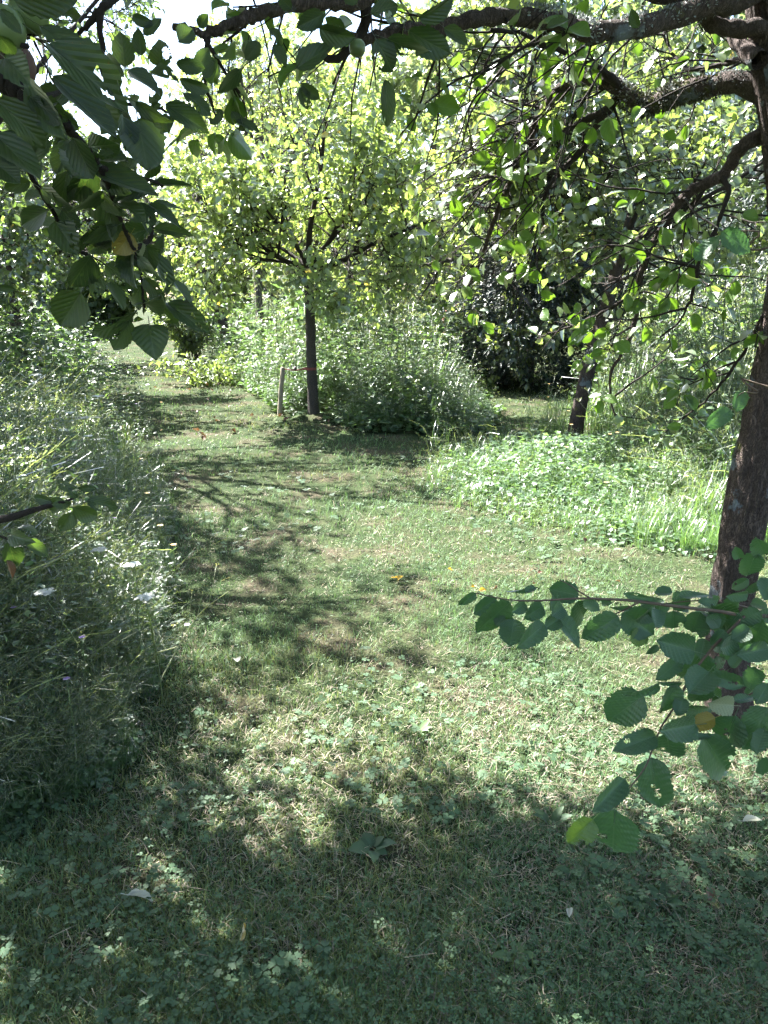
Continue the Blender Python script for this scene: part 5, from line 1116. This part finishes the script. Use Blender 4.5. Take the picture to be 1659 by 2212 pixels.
# bank on the right
ac = Acc()
def bank_h(x, y): return np.clip(.14 + .38 * np.clip(x - 1.3, 0, 3) + .10 * np.clip(y - 5.5, 0, 5), .10, .85) * (.6 + .8 * fbm(x, y, 1.4, 66))
for kinds, n, y0, y1, sc in ((TUF, 1300, 4.2, 10, 1.7), (UMB, 560, 5.0, 14, 1.7), (NET, 520, 5.0, 14, 1.5), (CLE, 300, 4.5, 10, 1.5), (PALM, 420, 5.0, 10, .8), (FARK, 300, 9, 22, 1.0)):
    x, y = zone_pts(RB, n, gp, y0, y1); hh = bank_h(x, y) * gp.uniform(.7, 1.3, len(x)) * sc
    if kinds is NET or kinds is UMB: q = x > 1.5; x, y, hh = x[q], y[q], hh[q]
    q = (y < b4[1] + .1) & (np.abs(x / y - (b4[0] + .12) / b4[1]) < .055); hh = np.where(q, np.minimum(hh, .22), hh)
    if kinds is TUF: q = (x > 1.75) | (gp.random(len(x)) < .45); x, y, hh = x[q], y[q], hh[q]
    sow(ac, kinds, x, y, hh, gp)
def thin(x, y, g, w=.85): k = g.random(len(x)) < np.clip(edge_dist(x, y, RB) / w, .06, 1) ** 1.3; return x[k], y[k]
x, y = thin(*zone_pts(RB, 36000, gp, 3.9, 9.5), gp); low_leaves(ac, x, y, np.clip(.02 + edge_dist(x, y, RB) * .22, 0, .26) * (.4 + 1.1 * fbm(x, y, 2.2, 88)), .036 * (.6 + .8 * vnoise(x, y, 3, 89)), gp, (.05, .11, .05), (.09, .16, .075))
x, y = thin(*zone_pts(RB, 7500, gp, 3.9, 9.5), gp); low_leaves(ac, x, y, np.clip(.02 + edge_dist(x, y, RB) * .22, 0, .22), .036, gp, tp=tpl_star(3))
x, y = thin(*zone_pts(RB, 11000, gp, 3.9, 9.5), gp, .4); low_blades(ac, x, y, np.clip(.05 + edge_dist(x, y, RB) * .2, 0, .22), .004, gp)
tag(build("bank_undergrowth", ac, M['herb']), "low ground ivy and long grass on the green bank round the leaning tree", "undergrowth", None, "stuff")

# ------------------------------------------------------------------ single plants and flowers
gf = np.random.default_rng(501)
def cow_parsley(label, x, y, z, size, seed):
    g = np.random.default_rng(seed); hd = PZ(x, y, z); base = np.array([hd[0] + g.normal(0, .06), hd[1] + .05 + g.normal(0, .05), 0]); root = thing("cow_parsley", label, "wildflower", "white cow parsley on the verge", base.tolist()); h = hd - base
    st = smoothline([[0, 0, 0], h * [.3, .3, .5], h], 8); a = Acc(); tube(a, st, np.linspace(.004, .002, 8), 5, (.11, .15, .07)); build("stem", a, M['herb'], root, True)
    a = Acc(); b = Acc()
    for k in range(13):
        an = k * 2.4; rr_ = size * .5 * math.sqrt((k + .5) / 13); e = h + np.array([math.cos(an) * rr_, math.sin(an) * rr_, .03 - rr_ * .12]); tube(a, [h, (h + e) / 2 + [0, 0, -.004], e], [.0007] * 3, 3, (.14, .18, .08), cap=False)
        m = 16; pos = e + g.normal(0, size * .055, (m, 3)) * [1, 1, .35]; scatter(b, trefoil(4, .9), pos, frames(g.normal(0, 1, (m, 3)) * [1, 1, .2], g.normal(0, .25, (m, 3)) + [0, 0, 1]), g.uniform(.005, .009, m) * size / .07, np.array((.72, .73, .68)) * g.uniform(.8, 1.05, (m, 1)))
    u = build("umbel", a, M['herb'], root); build("florets", b, M['petal'], u)["kind"] = "stuff"
    for k in range(2):
        a = Acc(); p = st[2 + 2 * k]; an = g.uniform(0, 6.28); d = np.array([math.cos(an), math.sin(an), .3]); m = 26; t = g.uniform(.2, 1, m); side = np.array([-d[1], d[0], 0])[None] * g.choice([-1, 1], m)[:, None]; tube(a, [p, p + d * .24], [.0012, .0006], 3, (.09, .13, .05))
        scatter(a, tpl_leaf2(.5), p + d * (t[:, None] * .24) + side * (1.05 - t[:, None]) * .08 * g.random((m, 1)), frames(d[None] + side * .9, g.normal(0, .25, (m, 3)) + [0, 0, 1]), g.uniform(.02, .04, m), leaf_cols(m, g, (.05, .105, .045), (.08, .14, .06))); build("leaf", a, M['herb'], root)
for i, (x, y, z, s, lb) in enumerate([
    (79, 817, .80, .085, "white umbel standing high among grey green leaves, second from the top of the verge"), (67, 761, .85, .08, "topmost white umbel of the verge, near the picture's edge"),
    (213, 863, .68, .075, "brightest flat white umbel, nearest to the grass path"), (152, 900, .66, .055, "small white umbel left of a pair in the middle of the verge"),
    (190, 912, .66, .065, "white umbel just below the brightest one on the verge"), (146, 938, .62, .065, "pale umbel below the small white pair"), (192, 951, .60, .045, "smallest white umbel of the middle group"),
    (288, 1234, .48, .05, "faded umbel over the long grass at the path's edge"), (317, 1305, .45, .055, "greyish white umbel hanging over the mown path's edge"), (217, 1201, .50, .05, "faded umbel above the dark weeds in the shade"),
    (100, 1295, .50, .055, "dull white umbel deep in the shaded weeds"), (270, 746, .70, .07, "white umbel beside the far end of the path, under the round leaf")]):
    cow_parsley(lb, x, y, z, s, 600 + i)
def flower(name, label, cat, group, x, y, z, r, col, n=5, centre=None):
    hd = PZ(x, y, z); base = np.array([hd[0] + gf.normal(0, .02), hd[1] + .02, 0]); root = thing(name, label, cat, group, base.tolist()); h = hd - base
    a = Acc(); tube(a, smoothline([[0, 0, 0], h * [.2, .2, .5], h], 5), [.0014] * 5, 3, (.10, .15, .06)); build("stem", a, M['herb'], root, True)
    a = Acc(); an = np.arange(n) * 2 * np.pi / n + gf.random(); y_ = np.stack([np.cos(an), np.sin(an), np.full(n, .5)], -1); scatter(a, tpl_leaf6(.95), np.repeat(h[None], n, 0), frames(y_, np.stack([-np.cos(an), -np.sin(an), np.full(n, 1.6)], -1)), np.full(n, r), np.array(col) * gf.uniform(.85, 1.1, (n, 1))); build("petals", a, M['petal'], root)
for (X, Y_) in [(585, 660), (635, 650), (505, 708), (835, 525), (835, 670), (730, 818), (765, 997), (830, 1165), (898, 1265), (695, 1365), (545, 630)]:
    flower("buttercup", "yellow buttercup flower among the verge weeds", "wildflower", "buttercups on the verge", X * .417, 650.6 + Y_ * .417, .42 if Y_ > 900 else .35, .016, (.62, .36, .02))
for (X, Y_) in [(150, 745), (145, 835), (285, 930), (305, 1025), (270, 1180), (570, 1090), (620, 1080), (805, 885), (955, 710), (1040, 890), (1175, 835), (1355, 1045), (1150, 1050), (545, 1425), (855, 1320), (1095, 1380)]:
    flower("buttercup", "yellow buttercup flower on the green bank right of the path", "wildflower", "buttercups on the bank", 1138.6 + X * .3137, 596.4 + Y_ * .3137, .45, .017, (.62, .36, .02))
for (X, Y_) in [(655, 727), (820, 750), (705, 533), (560, 490), (590, 1125), (345, 1960), (70, 1590), (345, 345), (437, 340), (425, 390), (65, 525), (970, 1680), (425, 1745)]:
    flower("cranesbill", "small purple cranesbill flower among the verge weeds", "wildflower", "cranesbills on the verge", X * .417, 650.6 + Y_ * .417, .4, .012, (.30, .16, .42))
# tall bare stalks on the verge and a bent one over the path
for i, (p0, p1, p2, lb) in enumerate([((G(100, 1120)), A(40, 900, 3.9), A(140, 780, 3.9), "tall branching weed stalk at the picture's edge"), (G(330, 1500), A(420, 1340, 2.9), A(500, 1272, 2.9), "pale stalk reaching out over the mown grass"),
                                      (G(180, 1480), A(260, 1395, 2.7), A(385, 1372, 2.7), "bleached stalk lying across the dark weeds"), (G(240, 1640), A(300, 1440, 2.5), A(385, 1395, 2.5), "kinked thin stalk leaning towards the path"), (G(95, 950), A(95, 800, 6), A(105, 640, 6), "straight tall stem beside the far weeds"),
                                      (G(160, 950), A(160, 780, 6), A(200, 610, 6), "slanting tall stem rising beside the straight one")]):
    root = thing("weed_stalk", lb, "stalk", "bare stalks of the verge", p0.tolist()); pts = smoothline([p0 - p0, p1 - p0, p2 - p0], 14); a = Acc(); tube(a, pts, np.linspace(.0035, .0014, 14), 5, (.17, .19, .10)); build("stem", a, M['herb'], root, True)
    for k in range(4):
        a = Acc(); q = pts[5 + 2 * k]; e = q + gf.normal(0, .07, 3) + [0, 0, .09]; tube(a, [q, (q + e) / 2, e], [.0013, .001, .0007], 3, (.15, .18, .09)); scatter(a, tpl_leaf2(.6), e + gf.normal(0, .008, (8, 3)), frames(gf.normal(0, 1, (8, 3)), gf.normal(0, 1, (8, 3))), np.full(8, .008), (.20, .20, .11)); build("side_shoot", a, M['herb'], root)

# plantain rosettes and other broad weeds in the mown grass
def rosette(name, label, x, y, r, n, seed, col, w=.6, lift=.35):
    g = np.random.default_rng(seed); b = G(x, y); b[2] = gz(b[0], b[1]); root = thing(name, label, "weed", "broad weeds in the mown grass", b.tolist())
    for k in range(n):
        an = k * 2.4 + g.normal(0, .2); L = r * .72 * g.uniform(.6, 1.15); V, F = tpl_leaf10(w); yv = np.array([[math.cos(an), math.sin(an), lift * g.uniform(.3, 1.3)]]); a = Acc(); scatter(a, (V, F), np.array([[math.cos(an) * .008, math.sin(an) * .008, .012]]), frames(yv, np.array([[0, 0, 1.]]) + g.normal(0, .2, (1, 3))), np.array([L]), leaf_cols(1, g, *col)); build("leaf", a, M['grass'], root, True)
PC = ((.045, .095, .045), (.07, .125, .055))
rosette("plantain", "broad plantain rosette with grey green leaves in the shaded grass", 805, 1842, .075, 7, 701, PC, .75)
rosette("dandelion", "leafy dandelion rosette near the bottom edge of the grass", 545, 2130, .09, 7, 702, PC, .35, .5)
rosette("dandelion", "bright weed rosette at the bottom right, catching a little sun", 1110, 2085, .06, 6, 703, ((.10, .17, .06), (.12, .2, .07)), .6)
rosette("plantain", "plantain with upright leaves below the hanging hazel leaf", 1190, 1790, .08, 5, 704, PC, .45, .9)
rosette("plantain", "small plantain beside the torn hazel leaf's shadow", 1240, 1905, .06, 5, 705, PC, .7)
rosette("dandelion", "dandelion rosette in the shade at the lower corner", 1430, 1950, .06, 6, 706, PC, .5, .7)
rosette("plantain", "plantain in the sunny middle of the clearing", 905, 1590, .07, 6, 707, ((.09, .16, .06), (.12, .2, .07)), .45, .8)

# fallen leaves
def fallen(label, x, y, L, mat, seed, w=.6, group=None, yaw=None, tilt=.2, name="fallen_leaf"):
    g = np.random.default_rng(seed); b = G(x, y); an = g.uniform(0, 6.28) if yaw is None else yaw; key = ('apple', seed % 3, mat)
    if key not in VAR: VAR[key] = NLM['apple'][(0, 3, 5)[seed % 3]].copy(); VAR[key].materials.clear(); VAR[key].materials.append(M[mat])
    o = bpy.data.objects.new(name, VAR[key]); COL.objects.link(o); o.location = (b[0], b[1], gz(b[0], b[1]) + .022 + (.02 if b[1] < 3 else .01)); o.rotation_euler = (g.normal(0, tilt), g.normal(0, tilt), an); o.scale = (L * w, L, L * 1.5)
    tag(o, label, "fallen leaf", group)
M['leaf_white'] = near_leaf_mat("bleached_leaf", (.42, .42, .36), (.55, .54, .46), (1, 1, .9), 6, .5)
M['leaf_gold'] = near_leaf_mat("golden_leaf", (.42, .27, .03), (.50, .35, .07), (1.2, 1.1, .6), 6, .5)
fallen("curled yellow leaf lying alone in the middle of the path", 845, 1256, .05, 'leaf_gold', 801, .6, None, -1.4)
fallen("pale whitish leaf lying in the dark grass of the foreground", 280, 1968, .062, 'leaf_white', 802, .38, None, -1.5)
fallen("small bleached leaf on the path beside the verge", 512, 1442, .04, 'leaf_white', 803, .8)
fallen("white speck of a leaf on the shaded grass by the long weeds", 516, 1168, .05, 'leaf_white', 804, .5)
fallen("reddish leaf lying in the sunny clearing", 930, 1698, .028, 'leaf_brown', 805)
fallen("white curled leaf in the grass near the bottom", 1228, 1995, .03, 'leaf_white', 806, .5)
fallen("orange blade of withered leaf standing in the dark grass", 530, 2030, .04, 'leaf_gold', 807, .2, None, None, .9)
fallen("yellow withered leaf in the long grass near the big trunk", 1395, 1133, .07, 'leaf_gold', 808)
fallen("pale strip of dead leaf in the shade of the hazel", 1600, 1800, .05, 'leaf_white', 809, .25)
fallen("tan dead leaf strip in the dark lower corner", 1535, 1945, .05, 'leaf_brown', 810, .35)
for i in range(34):
    x = gf.uniform(330, 720); y = gf.uniform(785, 950)
    fallen("small brown fallen leaf on the path near the staked tree", x, y, gf.uniform(.05, .085), 'leaf_brown', 820 + i, .6, "brown leaves on the far path", None, .45)
for i in range(12):
    x = gf.uniform(850, 1500); y = gf.uniform(1180, 1300)
    fallen("small withered leaf on the sunny strip of grass by the bank", x, y, gf.uniform(.02, .04), 'leaf_brown' if i % 3 else 'leaf_gold', 860 + i, .6, "withered leaves on the sunny strip", None, .4)
# soil mound with litter at the foot of the staked tree
gm = np.random.default_rng(555); a = Acc(); nn = 24; rings = 6; v = [[0, 0, .06]]
for r_ in range(1, rings + 1):
    for k in range(nn): rr_ = .34 * r_ / rings * (1 + .12 * math.sin(k * 1.1) + .1 * gm.normal()); v.append([math.cos(k / nn * 6.283) * rr_, math.sin(k / nn * 6.283) * rr_ * .8, .06 * (1 - (r_ / rings) ** 2) - .02 * (r_ == rings) + gm.normal(0, .006)])
f = [[0, 1 + k, 1 + (k + 1) % nn] for k in range(nn)]
for r_ in range(rings - 1):
    for k in range(nn): q0 = 1 + r_ * nn + k; q1 = 1 + r_ * nn + (k + 1) % nn; f += [[q0, q0 + nn, q1 + nn], [q0, q1 + nn, q1]]
a.add(v, f, (.1, .07, .05)); mo = build("soil_mound", a, M['soil'], None, True); mo.location = (b5[0] + .05, b5[1], 0); tag(mo, "bare soil heaped round the foot of the staked tree", None, None, "structure")
print("TRIS", TOTAL[0], "OBJECTS", len(bpy.data.objects))
